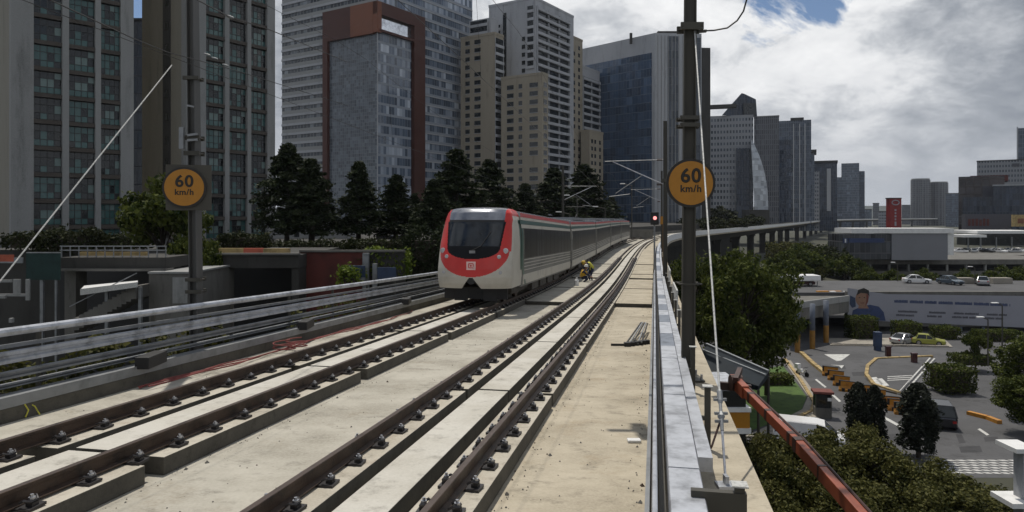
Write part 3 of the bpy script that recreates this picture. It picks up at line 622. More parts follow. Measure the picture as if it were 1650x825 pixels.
# two feeder wires higher up, from the masts, with their pale insulators
fd = thing('feeder_wire', 'dark feeder wires with small pale insulators high at the left', 'overhead wire', AT(300, 60, 14))
mb = MB(); mb.tube([AT(60, -10, 9), AT(215, 62, 12.4), AT(270, 84, 14), AT(375, 112, 18), AT(560, 170, 32)], .010, 5); mb.tube([AT(318, 0, 11), AT(372, 28, 12.5), AT(430, 46, 14), AT(560, 100, 21)], .010, 5); obj('strand', mb, 'wire', fd)
mb = MB()
for (px, py, d) in ((370, 27, 12.4), (334, 88, 15.6), (346, 94, 16), (363, 105, 17)): c_ = AT(px, py, d); mb.tube([c_ - Vector((.07, 0, -.02)), c_, c_ + Vector((.07, 0, -.02))], (.015, .026, .015), 8)
obj('insulator', mb, 'galv_dull', fd)
# small fittings on the left mast (switch rod) and the looped cable on the right mast
mb = MB(); mb.bar(AT(293, 205, 16.0), AT(293, 240, 16.0), .10, .08); mb.bar(AT(302, 218, 16.0), AT(318, 216, 16.0), .04, .05); mb.bar(AT(302, 226, 16.0), AT(318, 225, 16.0), .04, .05); mb.bar(AT(302, 170, 16.0), AT(312, 172, 16.0), .05, .04)
obj('switch_gear', mb, 'galv_dull', ml)
mb = MB(); mb.tube([AT(1124, 50, 14.2), AT(1150, 49, 14.2), AT(1172, 45, 14.15), AT(1188, 33, 14.1), AT(1198, 18, 14.0), AT(1203, 0, 13.9), AT(1203, -25, 13.8), AT(1190, -48, 13.8), AT(1160, -60, 13.9), AT(1125, -62, 14.1)], .016, 6)
obj('cable_loop', mb, 'wire', mr)
mb = MB(); mb.bar(AT(1123, 51, 14.15), AT(1138, 50, 14.15), .06, .05); obj('cable_arm', mb, 'mast', mr)
def guy(label, a, b, split):
    t = thing('guy_wire', label, 'guy wire', b, 0, 'mast guy wires'); a, b = Vector(a), Vector(b); q = a.lerp(b, split)
    mb = MB(); mb.tube([a, q], .0135, 7); obj('strand', mb, 'strand', t)
    mb = MB(); mb.tube([q, b], .014, 7); obj('anchor_rod', mb, 'bolt', t)
    ax = (b - a).normalized(); mb = MB()
    mb.tube([q - ax * .30, q - ax * .26, q - ax * .14, q - ax * .10, q, q + ax * .06, q + ax * .10, q + ax * .24], (.016, .034, .034, .02, .02, .045, .024, .02), 8)
    for k in (-.16, .02, .12): mb.bar(q + ax * k - Vector((.075, 0, 0)), q + ax * k + Vector((.075, 0, 0)), .03, .03)
    obj('tensioner', mb, 'galv_dull', t)
    mb = MB(); mb.box(b.x - .10, b.x + .10, b.y - .09, b.y + .09, b.z - .005, b.z + .03); mb.box(b.x - .02, b.x + .02, b.y - .05, b.y + .05, b.z + .03, b.z + .12); obj('anchor_plate', mb, 'galv', t)
    return t
ga = TP(7.75, .76, V_D); gt = guy('pale guy wire with tensioner anchored on the right ledge', AT(1119, 46, 14.15), ga + Vector((0, 0, .1)), .905)
mb = MB(); q = Vector(AT(1119, 46, 14.15)).lerp(ga, .905); mb.tube([q, q + Vector((-.16, -.2, -.24)), q + Vector((-.28, -.2, -.45))], .012, 6); obj('tail_end', mb, 'boom_dark', gt)
guy('pale diagonal guy wire falling to the left in front of the apartment towers', AT(277, 105, 16.1), TP(7.6, -10.4, V_D + .1), .9)

# feeder bracket at the head of the near right mast (its shadow falls across the walkway)
a = TP(14.3, .66, V_D + 10.42); b = Vector((a.x - 3.45, a.y + .02, a.z + .05)); mb = MB(); mb.bar(a, b, .11, .13); fa = obj('feeder_arm', mb, 'mast', mr)
mb = MB(); c_ = a.lerp(b, .86); mb.bar(c_ + Vector((0, -.45, .1)), c_ + Vector((0, .45, .1)), .22, .10); mb.tube([c_ + Vector((0, 0, -.02)), c_ + Vector((0, 0, -.45))], .09, 8); obj('insulator', mb, 'boom_dark', fa)
# red signal
sg = thing('railway_signal', 'black railway signal with a lit red lamp beyond the near mast', 'signal', TP(47.5, -.02, V_D))
b = TP(47.5, -.02, V_D); zc = ZZ(352, b.y)
mb = MB(); mb.tube([(b.x, b.y, b.z), (b.x, b.y, zc)], .06, 8); obj('pole', mb, 'galv_dull', sg)
mb = MB(); mb.box(b.x - .27, b.x + .27, b.y - .15, b.y + .05, zc - .42, zc + .42); hd_ = obj('head', mb, 'black', sg, bevel=.03)
mb = MB(); mb.disc((b.x, b.y - .16, zc + .03), .12, 16, (0, 1, 0), .04); obj('lamp', mb, 'red_signal', hd_)
mb = MB(); mb.tube([(b.x + .15 * math.cos(a), b.y - .25, zc + .03 + .15 * math.sin(a)) for a in np.linspace(-.3, math.pi + .3, 10)], .015, 5); obj('hood', mb, 'black', hd_)
mb = MB(); c_ = AT(1069, 355, 47.2); mb.box(c_.x - .2, c_.x + .2, c_.y - .03, c_.y + .03, c_.z - .26, c_.z + .26); mb.tube([(c_.x, c_.y + .05, TP(47.2, .5, V_D).z), (c_.x, c_.y + .05, c_.z + .2)], .03, 6)
tag(obj('marker_board', mb, 'sign_face'), 'small amber marker board just right of the red signal', 'marker board')

# ------------------------------------------------------------------ the train
def build_train():
    t = thing('passenger_train', 'red and cream passenger train with dark windows on the left track', 'train', TP(24.35, -6.62, 0))
    HW = 1.40
    def car(y0, y1, first=False, last=False):
        """one straight coach between two stations of the curved track, described in local (x right, y along, z up from the rail)"""
        a, b = TP(y0, -6.62), TP(y1, -6.62); d = (b - a); L = d.length; f = d.normalized(); rgt = Vector((f.y, -f.x, 0)).normalized(); up = rgt.cross(f).normalized()
        def W(x, y, z): return a + rgt * x + f * y + up * (z * .97)
        def side(mb, s, ya, yb, z0, z1, off=0.0, mi=0):
            def hw(z): return HW - (0.0 if z < 2.6 else 0.10 * (z - 2.6) ** 1.6) - (0.05 * max(0, .9 - z)) + off
            n = 3; vs = []
            for k in range(n + 1):
                z = z0 + (z1 - z0) * k / n
                vs += [W(s * hw(z), ya, z), W(s * hw(z), yb, z)]
            mb.add(vs, [(2 * k, 2 * k + 1, 2 * k + 3, 2 * k + 2) for k in range(n)], mi)
        ys = 2.45 if first else .35; ye = L - .35
        mb = MB()                                         # shell: side walls, roof, ends
        pr = [(-HW + .03, .55), (-HW, .9), (-HW, 2.6), (-HW + .05, 3.2), (-HW + .16, 3.42), (-HW + .42, 3.60), (-.6, 3.70), (0, 3.72)]
        pr = pr + [(-x, z) for x, z in reversed(pr[:-1])]
        n = len(pr); vs = [W(x, yy, z) for yy in (ys, ye) for x, z in pr]
        mb.add(vs, [(k, (k + 1) % n, n + (k + 1) % n, n + k) for k in range(n)] + [tuple(range(n))[::-1], tuple(range(n, 2 * n))])
        mb.m = [1 if (k < n and pr[k][1] >= 3.4 and pr[(k + 1) % n][1] >= 3.4) else 0 for k in range(n)] + [0, 0]
        body = obj('coach_body', mb, ['silver_side', 'fairing'], t, smooth=False)
        for s in (-1, 1):
            for nm, z0, z1, m, ya, yb, off in (('red_stripe', 3.36, 3.52, 'train_red', ys, ye, .012), ('cream_stripe', 3.24, 3.35, 'cream', ys, ye, .006), ('green_stripe', 3.07, 3.23, 'train_green', ys - (.0 if not first else .2), ye, .008),
                                            ('cream_stripe', 2.91, 3.06, 'cream', ys, ye, .006), ('window_band', 1.68, 2.90, 'train_glass', ys + .62, ye - .1, .010), ('lower_panel', .62, 1.02, 'cream', ys + .3, ye, .006)):
                mb = MB(); side(mb, s, ya, yb, z0, z1, off); obj(nm, mb, m, body)
            mb = MB()
            for z in (1.18, 1.32, 1.46, 1.60): side(mb, s, ys + .5, ye - .1, z, z + .035, .018)
            obj('ribbing', mb, 'cream', body)
            mb = MB()
            for k in range(1, 11):
                yy = ys + .62 + (ye - .1 - ys - .62) * k / 11; side(mb, s, yy - .05, yy + .05, 1.68, 2.90, .013)
            obj('window_pillar', mb, 'galv_dark' if False else 'sign_black', body)
            mb = MB()
            for k in range(2):
                yy = ys + (L - ys) * (.28 + .42 * k); 
                for e in (-.7, .7): side(mb, s, yy + e - .03, yy + e + .03, .75, 2.9, .014)
                side(mb, s, yy - .02, yy + .02, .75, 2.9, .014)
            obj('door_frame', mb, 'galv_dull', body)
            if first:
                mb = MB(); side(mb, s, 2.46, 2.85, 1.3, 3.23, .010)
                mb.add([W(s * (HW + .011), 2.46, 1.3), W(s * (HW + .011), 2.85, 1.3), W(s * (HW - .002), 3.5, .62), W(s * (HW - .002), 3.1, .62)], [(0, 1, 2, 3)]); obj('green_stripe', mb, 'train_green', body)
        mb = MB()                                         # underframe, bogies and wheels
        def lb(x0, x1, ya, yb, z0, z1): mb.hexa([W(x0, ya, z0), W(x1, ya, z0), W(x1, yb, z0), W(x0, yb, z0), W(x0, ya, z1), W(x1, ya, z1), W(x1, yb, z1), W(x0, yb, z1)])
        lb(-1.15, 1.15, max(ys, 1.5), ye, .42, .60)
        for yy in np.arange(5.5, L - 5, 2.3): lb(-1.30, 1.30, yy, yy + 1.7, .22, .56)
        u_ = obj('underframe', mb, 'under', body)
        for yb_ in (3.2 if first else 2.6, L - 2.8):
            mb = MB(); lb(-1.12, 1.12, yb_ - 1.5, yb_ + 1.5, .30, .58); lb(-1.2, -1.0, yb_ - 1.7, yb_ + 1.7, .38, .62); lb(1.0, 1.2, yb_ - 1.7, yb_ + 1.7, .38, .62)
            bg = obj('bogie', mb, 'under', body); mb = MB()
            for yy in (yb_ - 1.15, yb_ + 1.15):
                for s in (-1, 1): mb.disc(W(s * .76, yy, .43), .43, 20, rgt, .13)
            obj('wheel', mb, 'rail', bg)
        if not last:
            mb = MB(); vs = [W(x * .93, yy, .75 + (z - .55) * .93) for yy in (L - .4, L + .4) for x, z in pr]
            mb.add(vs, [(k, (k + 1) % n, n + (k + 1) % n, n + k) for k in range(n)]); obj('gangway', mb, 'black', body)
        if not first:
            mb = MB(); lb(-.9, .9, L * .3, L * .7, 3.66, 3.86); obj('roof_unit', mb, 'galv_dull', body)
        return W
    cuts = [24.35, 43.2, 62.0, 81.0, 100, 119.0]
    W = None
    for i in range(5):
        w_ = car(cuts[i], cuts[i + 1], i == 0, i == 4)
        if i == 0: W = w_
    # nose: one grid wrapped round the cab; q in [-1,1] runs from the left flank round the front to the right flank
    NQ, NZ = 220, 130; z0, z1 = .62, 3.715
    def hwz(z): return float(np.interp(z, [.62, 1.0, 2.3, 2.8, 3.2, 3.45, 3.6, 3.68, 3.715], [HW - .03, HW + .004, HW + .004, HW - .03, HW - .08, HW - .15, HW - .24, HW - .42, HW - .70]))
    def yfront(z):                                        # side profile of the centre line
        return float(np.interp(z, [.62, .8, 1.05, 1.35, 1.75, 2.2, 3.05, 3.20, 3.48, 3.61, 3.68, 3.715], [.12, .04, .0, .03, .13, .29, .64, .69, .78, .92, 1.2, 1.8]))
    def pt(i, j):
        z = z0 + (z1 - z0) * j / NZ; q = -1 + 2 * i / NQ; hw = hwz(z); yf = yfront(z); s = 1 if q >= 0 else -1; aq = abs(q)
        if aq < .62: 
            k = aq / .62; x = hw * math.sin(k * math.pi / 2) ** 0.92 * (1.0); bow = .62 * (1 - math.sqrt(max(0, 1 - (x / hw) ** 2.8))) if x < hw else .62
            y = yf + bow
        else:
            k = (aq - .62) / .38; x = hw; y0_ = yf + .62; y = y0_ + (2.47 - y0_) * k
        return (s * x, min(y, 2.47), z)
    g = [[pt(i, j) for i in range(NQ + 1)] for j in range(NZ + 1)]
    names = ['cab_shell', 'red_mask', 'windscreen', 'roof_fairing', 'visor_strip', 'green_band', 'green_band ', 'dark_apron']; mbs = {n: MB() for n in names}
    def region(x, y, z, hw):
        ax = abs(x); e = ax / hw
        yf = yfront(z)
        onside = y > yf + .60
        if z > 3.12 and ax < 1.06 and not onside: return 'roof_fairing' if z > 3.20 else 'visor_strip'
        if z > 3.60: return 'roof_fairing' if ax < .9 else 'red_mask'
        # outer and inner edge of the red U
        out = 1.30 if z > 2.0 else (1.30 * math.sqrt(max(0, 1 - ((2.0 - z) / .95) ** 2.1)))
        inn = (1.0 + .11 * (z - 2.15)) if z > 2.15 else (1.0 * math.sqrt(max(0, 1 - ((2.15 - z) / .44) ** 2.2)) if z > 1.71 else 0)
        if z <= 3.12 and ax < inn: return 'windscreen' if z > 2.2 and ax < inn - .07 else 'dark_apron'
        if ax <= out and y < yf + .50: return 'red_mask'
        if z > 2.0 and y < yf + .42: return 'red_mask'
        if z > 3.36: return 'red_mask'
        if y > 2.12 and 1.25 < z < 3.23: return 'green_band' if x > 0 else 'green_band '
        if 3.07 < z < 3.23 and y > 2.02: return 'green_band' if x > 0 else 'green_band '
        return 'cab_shell'
    used = {n: {} for n in names}
    for j in range(NZ):
        for i in range(NQ):
            ps = [g[j][i], g[j][i + 1], g[j + 1][i + 1], g[j + 1][i]]; cx = sum(p[0] for p in ps) / 4; cy = sum(p[1] for p in ps) / 4; cz = sum(p[2] for p in ps) / 4
            if cz < 1.02 and abs(cx) < .30 * (1.15 - (cz - .62) / .45) and cy < 1: continue        # coupler notch
            n = region(cx, cy, cz, hwz(cz)); mb_ = mbs[n]; idx = []
            for (ii, jj) in ((i, j), (i + 1, j), (i + 1, j + 1), (i, j + 1)):
                if (ii, jj) not in used[n]: used[n][(ii, jj)] = len(mb_.v); mb_.v.append(W(*g[jj][ii]))
                idx.append(used[n][(ii, jj)])
            mb_.f.append(tuple(idx)); mb_.m.append(0)
    mm = {'cab_shell': 'cream', 'red_mask': 'train_red', 'windscreen': 'screen_glass', 'roof_fairing': 'fairing', 'visor_strip': 'black', 'green_band': 'train_green', 'green_band ': 'train_green', 'dark_apron': 'train_glass'}
    parts = {n: obj(n.strip(), mbs[n], mm[n], t, smooth=True) for n in names if mbs[n].f}
    def on_front(x, z):                                    # point of the nose surface at lateral x, height z
        hw = hwz(z); return (x, yfront(z) + .62 * (1 - math.sqrt(max(0, 1 - min(1, abs(x) / hw) ** 2.8))), z)
    fr = (W(0, 1, 0) - W(0, 0, 0)).normalized()
    for s in (-1, 1):
        for (x, z, r) in ((1.18, 2.02, .105), (.98, 1.80, .075)):
            p = Vector(W(*on_front(s * x, z))); mb = MB(); mb.tube([p + fr * .03, p - fr * .035, p - fr * .05], (r * 1.0, r * .95, r * .7), 14); obj('headlight', mb, 'lamp', parts['red_mask'])
        p = Vector(W(*on_front(s * 1.05, 1.22))); mb = MB(); mb.tube([p + fr * .02, p - fr * .03], .06, 10); mb2 = mb; obj('marker_light', mb, 'lamp', parts['cab_shell'])
    c_ = Vector(W(*on_front(0, 1.47))) - fr * .02
    rg = Vector((fr.y, -fr.x, 0)).normalized(); mb = MB(); zz = Vector((0, 0, 1))
    def fq(cx, cz, hx, hz, off, mi=0):
        q = [c_ + rg * (cx + sx * hx) + zz * (cz + sz * hz) - fr * off for sx, sz in ((-1, -1), (1, -1), (1, 1), (-1, 1))]
        mb.hexa([q[0], q[1], q[1] + fr * .02, q[0] + fr * .02, q[3], q[2], q[2] + fr * .02, q[3] + fr * .02], mi)
    fq(0, 0, .17, .15, .02, 0)
    for (cx, cz, hx, hz) in ((0, .075, .09, .014), (0, -.075, .09, .014), (-.085, 0, .014, .065), (.085, .02, .014, .05), (0, 0, .03, .03)): fq(cx, cz, hx, hz, .028, 1)
    obj('emblem', mb, ['emblem', 'train_red'], parts['red_mask'])
    c_ = Vector(W(*on_front(0, 1.98))) - fr * .02; mb = MB(); fq(0, 0, .11, .05, .01, 0); obj('number_plate', mb, 'galv_dull', parts['dark_apron'])
    # windscreen furniture: wiper, inner blind strip
    mb = MB(); mb.tube([Vector(W(*on_front(-.05, 2.02))) - fr * .03, Vector(W(*on_front(.30, 2.20))) - fr * .04, Vector(W(*on_front(.62, 2.75))) - fr * .04], .014, 6); obj('wiper', mb, 'black', parts['windscreen'])
    mb = MB(); a, b = Vector(W(0, .15, .95)), Vector(W(0, 1.2, .95)); mb.bar(a, b, .30, .26); mb.disc(a - fr * .05, .17, 12, fr, .14); obj('coupler', mb, 'black', t)
    mb = MB()
    for x in (-.55, .55): mb.bar(W(x, .75, .12), W(x, .75, .62), .5, .08)
    mb.bar(W(-1.2, .8, .40), W(1.2, .8, .40), .08, .42); obj('track_guard', mb, 'black', t)
    # pantograph folded on the second coach roof
    a = TP(58, -6.62, 3.72); f = (TP(60, -6.62) - TP(58, -6.62)).normalized(); mb = MB()
    mb.tube([a, a + f * 1.4 + Vector((0, 0, .45)), a + f * .2 + Vector((0, 0, .98))], .035, 6); r_ = Vector((f.y, -f.x, 0)); mb.tube([a + f * .2 + Vector((0, 0, .98)) - r_ * .8, a + f * .2 + Vector((0, 0, 1.0)) + r_ * .8], .03, 6)
    obj('pantograph', mb, 'black', t)
    return t
build_train()
# ------------------------------------------------------------------ buildings
class Fac:
    """a facade line: p = left end seen from outside, a = direction to the right; boxes are given along it, up, and outward"""
    def __init__(s, p, a): s.p = Vector((p[0], p[1])); s.a = Vector(a).normalized(); s.n = Vector((s.a.y, -s.a.x))
    def pt(s, t, o, z): q = s.p + s.a * t + s.n * o; return (q.x, q.y, z)
    def box(s, mb, t0, t1, z0, z1, o0, o1, mi=0):
        mb.hexa([s.pt(t0, o1, z0), s.pt(t1, o1, z0), s.pt(t1, o0, z0), s.pt(t0, o0, z0), s.pt(t0, o1, z1), s.pt(t1, o1, z1), s.pt(t1, o0, z1), s.pt(t0, o0, z1)], mi); return mb
E1, E2 = Vector((.54, .84)).normalized(), Vector((-.84, .54)).normalized()
def volume(mb, c, w1, w2, z0, z1, mi=0, e1=E1, e2=E2):     # box with near corner c, w1 along e1 (right face), w2 along e2 (left face)
    c = Vector(c); pts = [c, c + e1 * w1, c + e1 * w1 + e2 * w2, c + e2 * w2]
    return mb.hexa([(p.x, p.y, z0) for p in pts] + [(p.x, p.y, z1) for p in pts], mi)

def bay_mesh(seed, wd, ht):
    """one window bay in its own frame: x along the wall, y outward(-), z up; panes in three tints, mullions, a low sill light"""
    rr = random.Random(seed); mb = MB(); nx = 4; tint = rr.choice((0, 1, 1, 1, 2))
    rows = ((0.03, .30), (.30, .68), (.68, .97))
    for i in range(nx):
        for j, (a, b) in enumerate(rows):
            mi = tint if rr.random() < .55 else rr.choice((0, 0, 1, 2))
            if j == 0: mi = rr.choice((1, 1, 0)) if tint != 2 else 1
            x0, x1 = wd * i / nx + .03, wd * (i + 1) / nx - .03; dy = rr.uniform(-.01, .01)
            mb.add([(x0, dy, ht * a + .02), (x1, -dy, ht * a + .02), (x1, -dy, ht * b - .02), (x0, dy, ht * b - .02)], [(0, 1, 2, 3)], mi)
    for i in range(nx + 1): mb.box(wd * i / nx - .03, wd * i / nx + .03, -.04, .06, 0, ht, 3)
    for z in (0.0, .30, .68, .985): mb.box(0, wd, -.035, .05, ht * z, ht * z + .05, 3)
    return mb
BAY = {}
def bays(root, F, t_list, z_list, wd, ht, o):
    key = (round(wd, 2), round(ht, 2))
    if key not in BAY:
        BAY[key] = []
        for k in range(7):
            ob = obj('window', bay_mesh(k * 13 + 5, wd, ht), ['glass_dark', 'glass_teal', 'glass_blind', 'win_frame']); BAY[key].append(ob.data); bpy.data.objects.remove(ob)
    ang = math.atan2(F.a.y, F.a.x); n = 0
    for z in z_list:
        for t in t_list:
            w_ = bpy.data.objects.new('window', random.choice(BAY[key])); C.objects.link(w_); w_.parent = root
            q = F.pt(t, o, z); w_.location = Vector(q) - wpos(root); w_.rotation_euler = (0, 0, ang); n += 1
    return n
def apartment(label, corner, w_right, w_left, top, fh, piers, zref, small_col=None, dirR=E1):
    """concrete apartment tower: slab floors and piers on the right-hand face, blank gable on the left-hand face"""
    e1 = Vector(dirR).normalized(); e2 = Vector((-e1.y, e1.x)); c = Vector(corner)
    t = thing('apartment_tower', label, 'apartment tower', (c.x, c.y, -3), 0, 'concrete apartment towers at the left')
    mb = MB(); volume(mb, c - e1 * 0 + e2 * .75, w_right, w_left, -6, top, 0, e1, e2); obj('wall', mb, 'olive_conc', t)
    F = Fac(c, e1); z0 = zref
    while z0 > -3: z0 -= fh
    mb = MB(); sp = MB(); zs = []
    for (a, b) in piers: F.box(mb, a, b, -6, top + .4, -.74, .14)
    obj('pier', mb, 'pale_conc', t); z = z0
    ins = [(piers[i][1], piers[i + 1][0]) for i in range(len(piers) - 1)]
    while z < top - fh:
        for (a, b) in ins: F.box(sp, a, b, z - .26, z + .20, -.74, .06)
        F.box(sp, piers[0][1] - .3, piers[-1][0] + .3, z - .2, z + .12, -.9, -.72)
        obj('floor_edge', sp, 'spandrel', t); sp = MB()
        zs.append(z + .20); z += fh
    for (a, b) in ins: bays(t, F, [a + .02], zs, b - a - .04, fh - .46, -.35)
    if small_col:
        F2 = Fac(c + e2 * (w_left + .75), -e2); mb = MB(); fr = MB()
        tt = w_left + .75 - small_col
        F2.box(fr, tt - .9, tt + .9, -6, top - .4, 0, .05)
        ws = obj('window_strip', fr, 'dark_conc', t)
        for z in zs: mb = MB(); F2.box(mb, tt - .38, tt + .38, z + .5, z + 1.5, .051, .075); obj('stair_window', mb, 'glass_dark', ws)
        mb = MB(); F2.box(mb, w_left - .1, w_left + .72, -6, top + .2, .0, .08); obj('corner_pier', mb, 'pale_conc', t)
    mb = MB(); volume(mb, c + e1 * 1 + e2 * 2, w_right - 2, max(2, w_left - 4), top, top + 2.2, 0, e1, e2); obj('roof_block', mb, 'dark_conc', t)
    return t
XA = Vector((-55.3, 78.7)); DA = (.7, .714)
apartment('nearest grey concrete apartment tower at the far left, teal windows between pale piers', XA, 12.5, 14, 40, 3.0, [(0, 2.15), (4.95, 5.62), (8.35, 8.95), (11.1, 12.55)], ZZ(70 / 3.587 * 0 + 33, 83), None, DA)
XB = Vector((-41.6, 91.0))
apartment('second concrete apartment tower, with a strip of tiny windows on its left wall', XB, 13.5, 9.6, 44, 3.0, [(0, 2.75), (5.55, 6.2), (9.0, 9.6), (12.25, 13.55)], ZZ(168, 94), 4.3, (.56, .83))
t = thing('office_slab', 'dark navy glass slab glimpsed in the gap between the two concrete towers', 'office tower', (*XY(226, 118), -3))
mb = MB(); wbox(mb, 205, 262, 32, 420, 118, 14); obj('wall', mb, curtain('navy glass', (.010, .013, .02), (.02, .022, .03), (.02, .025, .035), 1.2, 3.0), t, uv=True)
mb = MB(); wbox(mb, 207, 262, 29, 32, 117.7, 14.2); obj('parapet', mb, 'dark_conc', t)

# glass tower with the rust brown portal
CG1 = curtain('blue grey tower glazing', (.11, .145, .20), (.24, .265, .30), (.48, .53, .60), 1.35, 3.42, .10, .85, .34, .12)
CG2 = curtain('grey tower glazing', (.12, .14, .165), (.165, .18, .195), (.17, .195, .22), .95, 1.14, .10, .12, .25, .10)
CG3 = curtain('banded tower glazing', (.045, .055, .068), (.25, .255, .25), (.22, .245, .27), 1.7, 3.42, .16, 1.55, .25, .14)
c0 = Vector((-44.3, 235.0)); t = thing('glass_tower', 'broad blue grey glass tower behind the rust brown portal frame', 'office tower', (-46, 240, -4))
m0 = c0 + E1 * 2.2 + E2 * 2.2
mb = MB(); volume(mb, m0, 54.0, 47.6, -8, 86); o = obj('wall', mb, [CG1, CG3], t, uv=True)
for p in o.data.polygons:
    if p.normal.dot(Vector((-E1.x, -E1.y, 0))) > .9: p.material_index = 1
mb = MB(); F = Fac(m0, E1); F2 = Fac(m0 + E2 * 47.6, -E2); z = ZZ(205, 240) - 3.42 * 22
while z < 84:
    F.box(mb, 0, 54, z, z + .35, 0, .22); F2.box(mb, 0, 47.6, z - .3, z + .55, 0, .30); z += 3.42
obj('floor_band', mb, 'white_wall', t)
t = thing('portal_tower', 'smaller grey glass block wrapped by a tall rust brown portal frame', 'office tower', (-44.3, 235, -4))
cR, cL = 24.5, 26.0
mb = MB(); volume(mb, c0 + E1 * 1.1 + E2 * 1.1, 17.0, 19.4 + 3.2, -8, ZZ(50, 236)); o = obj('wall', mb, [CG1, CG2], t, uv=True)
for p in o.data.polygons:
    if p.normal.dot(Vector((-E1.x, -E1.y, 0))) > .9: p.material_index = 1
FR, FL = Fac(c0, E1), Fac(c0 + E2 * cL, -E2); zt = ZZ(2, 236)
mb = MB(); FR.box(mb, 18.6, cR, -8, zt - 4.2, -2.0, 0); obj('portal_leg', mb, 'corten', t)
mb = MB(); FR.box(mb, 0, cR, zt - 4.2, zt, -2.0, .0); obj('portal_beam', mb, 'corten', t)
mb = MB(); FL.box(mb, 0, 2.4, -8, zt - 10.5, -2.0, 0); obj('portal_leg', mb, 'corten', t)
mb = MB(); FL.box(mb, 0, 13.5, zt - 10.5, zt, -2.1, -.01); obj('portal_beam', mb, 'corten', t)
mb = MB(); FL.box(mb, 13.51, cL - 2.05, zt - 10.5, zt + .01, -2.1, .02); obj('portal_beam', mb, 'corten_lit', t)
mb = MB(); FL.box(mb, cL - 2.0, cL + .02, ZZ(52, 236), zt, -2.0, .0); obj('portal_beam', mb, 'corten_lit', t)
mb = MB(); FR.box(mb, 1.0, 18.5, ZZ(50, 236), ZZ(50, 236) + .8, -2.0, .1); obj('roof_edge', mb, 'corten', t)
mb = MB(); FR.box(mb, 1.05, 18.4, ZZ(50, 236) + .81, zt - 4.25, -1.9, -1.6); obj('wind_screen', mb, 'mirror_glass', t)
mb = MB(); FR.box(mb, .9, 1.25, -8, ZZ(50, 236), -1.1, -1.0 + .04); obj('corner_fin', mb, 'white_wall', t)

# tan apartment cluster
ta = thing('tan_apartments', 'stepped tan and white apartment high-rise with balconies, behind the trees', 'apartment tower', (*XY(860, 262), -4))
def wing(px_c, d, wr, wl, ytop, m, nm='wing'):
    c = Vector(XY(px_c, d)); mb = MB(); volume(mb, c, wr, wl, -8, ZZ(ytop, d)); o = obj(nm, mb, m, ta); mb = MB(); volume(mb, c - (E1 + E2) * .12, wr + .25, wl + .25, ZZ(ytop, d), ZZ(ytop, d) + .9); obj('roof_edge', mb, m, o); return c
rest = MB(); nwin = [0]
def wins(F, ts, z0, z1, fh, w_=1.5, h_=1.6):
    z = z0
    while z < z1:
        for t_ in ts:
            if random.random() < .04: continue
            if nwin[0] < 96:
                mb = MB(); F.box(mb, t_, t_ + w_, z, z + h_, 0.004, .05, 0); F.box(mb, t_ - .1, t_ + w_ + .1, z - .14, z, 0.004, .16, 1); obj('window', mb, ['glass_dark', 'white_wall'], ta); nwin[0] += 1
            else: F.box(rest, t_, t_ + w_, z, z + h_, 0.004, .05)
        z += fh
def balconies(F, t0, t1, z0, z1, fh, out=1.1):
    bk = MB(); F.box(bk, t0, t1, z0, z1, 0.004, .08); obj('balcony_glazing', bk, 'glass_dark', ta)
    mb = MB(); z = z0
    while z < z1 - .5:
        F.box(mb, t0, t1, z, z + 1.05, .09, out); z += fh
    n = max(1, int((t1 - t0) / 8)); 
    for k in range(n + 1):
        tt = t0 + (t1 - t0) * k / n; F.box(mb, tt - .14, tt + .14, z0, z1, .085, out - .35)
    obj('balcony', mb, 'white_wall', ta)
fh = 3.02
# balcony column in the notch beside the tan wing
cA = wing(797, 262, 6, 15.5, 55, 'tan'); FA = Fac(cA + E2 * 15.5, -E2)
wins(FA, (2.2,), ZZ(292, 262), ZZ(62, 262), fh, 2.0); wins(FA, (6.4,), ZZ(292, 262), ZZ(62, 262), fh, 2.8); mb = MB(); volume(mb, cA + E1 * 2 + E2 * 3, 5, 10, ZZ(55, 262), ZZ(24, 262)); obj('upper_block', mb, 'white_wall', ta)
balconies(Fac(cA + E1 * 1.2 + E2 * 13, -E2), 1, 9, ZZ(55, 262) + .95, ZZ(27, 262), fh, .5)
cM = wing(862, 268, 31, 21, -2, 'white_wall', 'tower'); FM = Fac(cM + E2 * 21, -E2); FMR = Fac(cM, E1)
balconies(FM, .6, 6.0, ZZ(300, 268), ZZ(30, 268), fh); wins(FM, (15.2,), ZZ(115, 268), ZZ(55, 268), fh, 1.5)
mb = MB(); FM.box(mb, 6.6, 8.2, -6, ZZ(12, 268), 0.004, .06); obj('shaft_glazing', mb, 'glass_dark', ta)
balconies(Fac(cA + E1 * .02, E1), .3, 5.7, ZZ(300, 262), ZZ(60, 262), fh, .5)
balconies(FMR, 1.0, 26.5, ZZ(300, 268), ZZ(8, 268), fh)
balconies(FM, 17.6, 20.6, ZZ(110, 268), ZZ(8, 268), fh, .6)
cT = wing(874, 252, 4.0, 17.5, 120, 'tan'); FT = Fac(cT + E2 * 17.5, -E2); FTR = Fac(cT, E1)
wins(FT, (2.6,), ZZ(318, 252), ZZ(128, 252), fh, 2.8); wins(FT, (7.6,), ZZ(318, 252), ZZ(128, 252), fh, 1.5); wins(FT, (12.2,), ZZ(318, 252), ZZ(128, 252), fh, 3.4); wins(FTR, (.8,), ZZ(318, 252), ZZ(128, 252), fh, 2.4)
cW = wing(917, 292, 12, 6.0, 58, 'tan'); FW = Fac(cW, E1); FWL = Fac(cW + E2 * 6, -E2)
wins(FW, (1.6, 3.6, 8.0), ZZ(312, 292), ZZ(70, 292), fh, 1.55); wins(FWL, (1.2, 3.4), ZZ(312, 292), ZZ(70, 292), fh, 1.5)
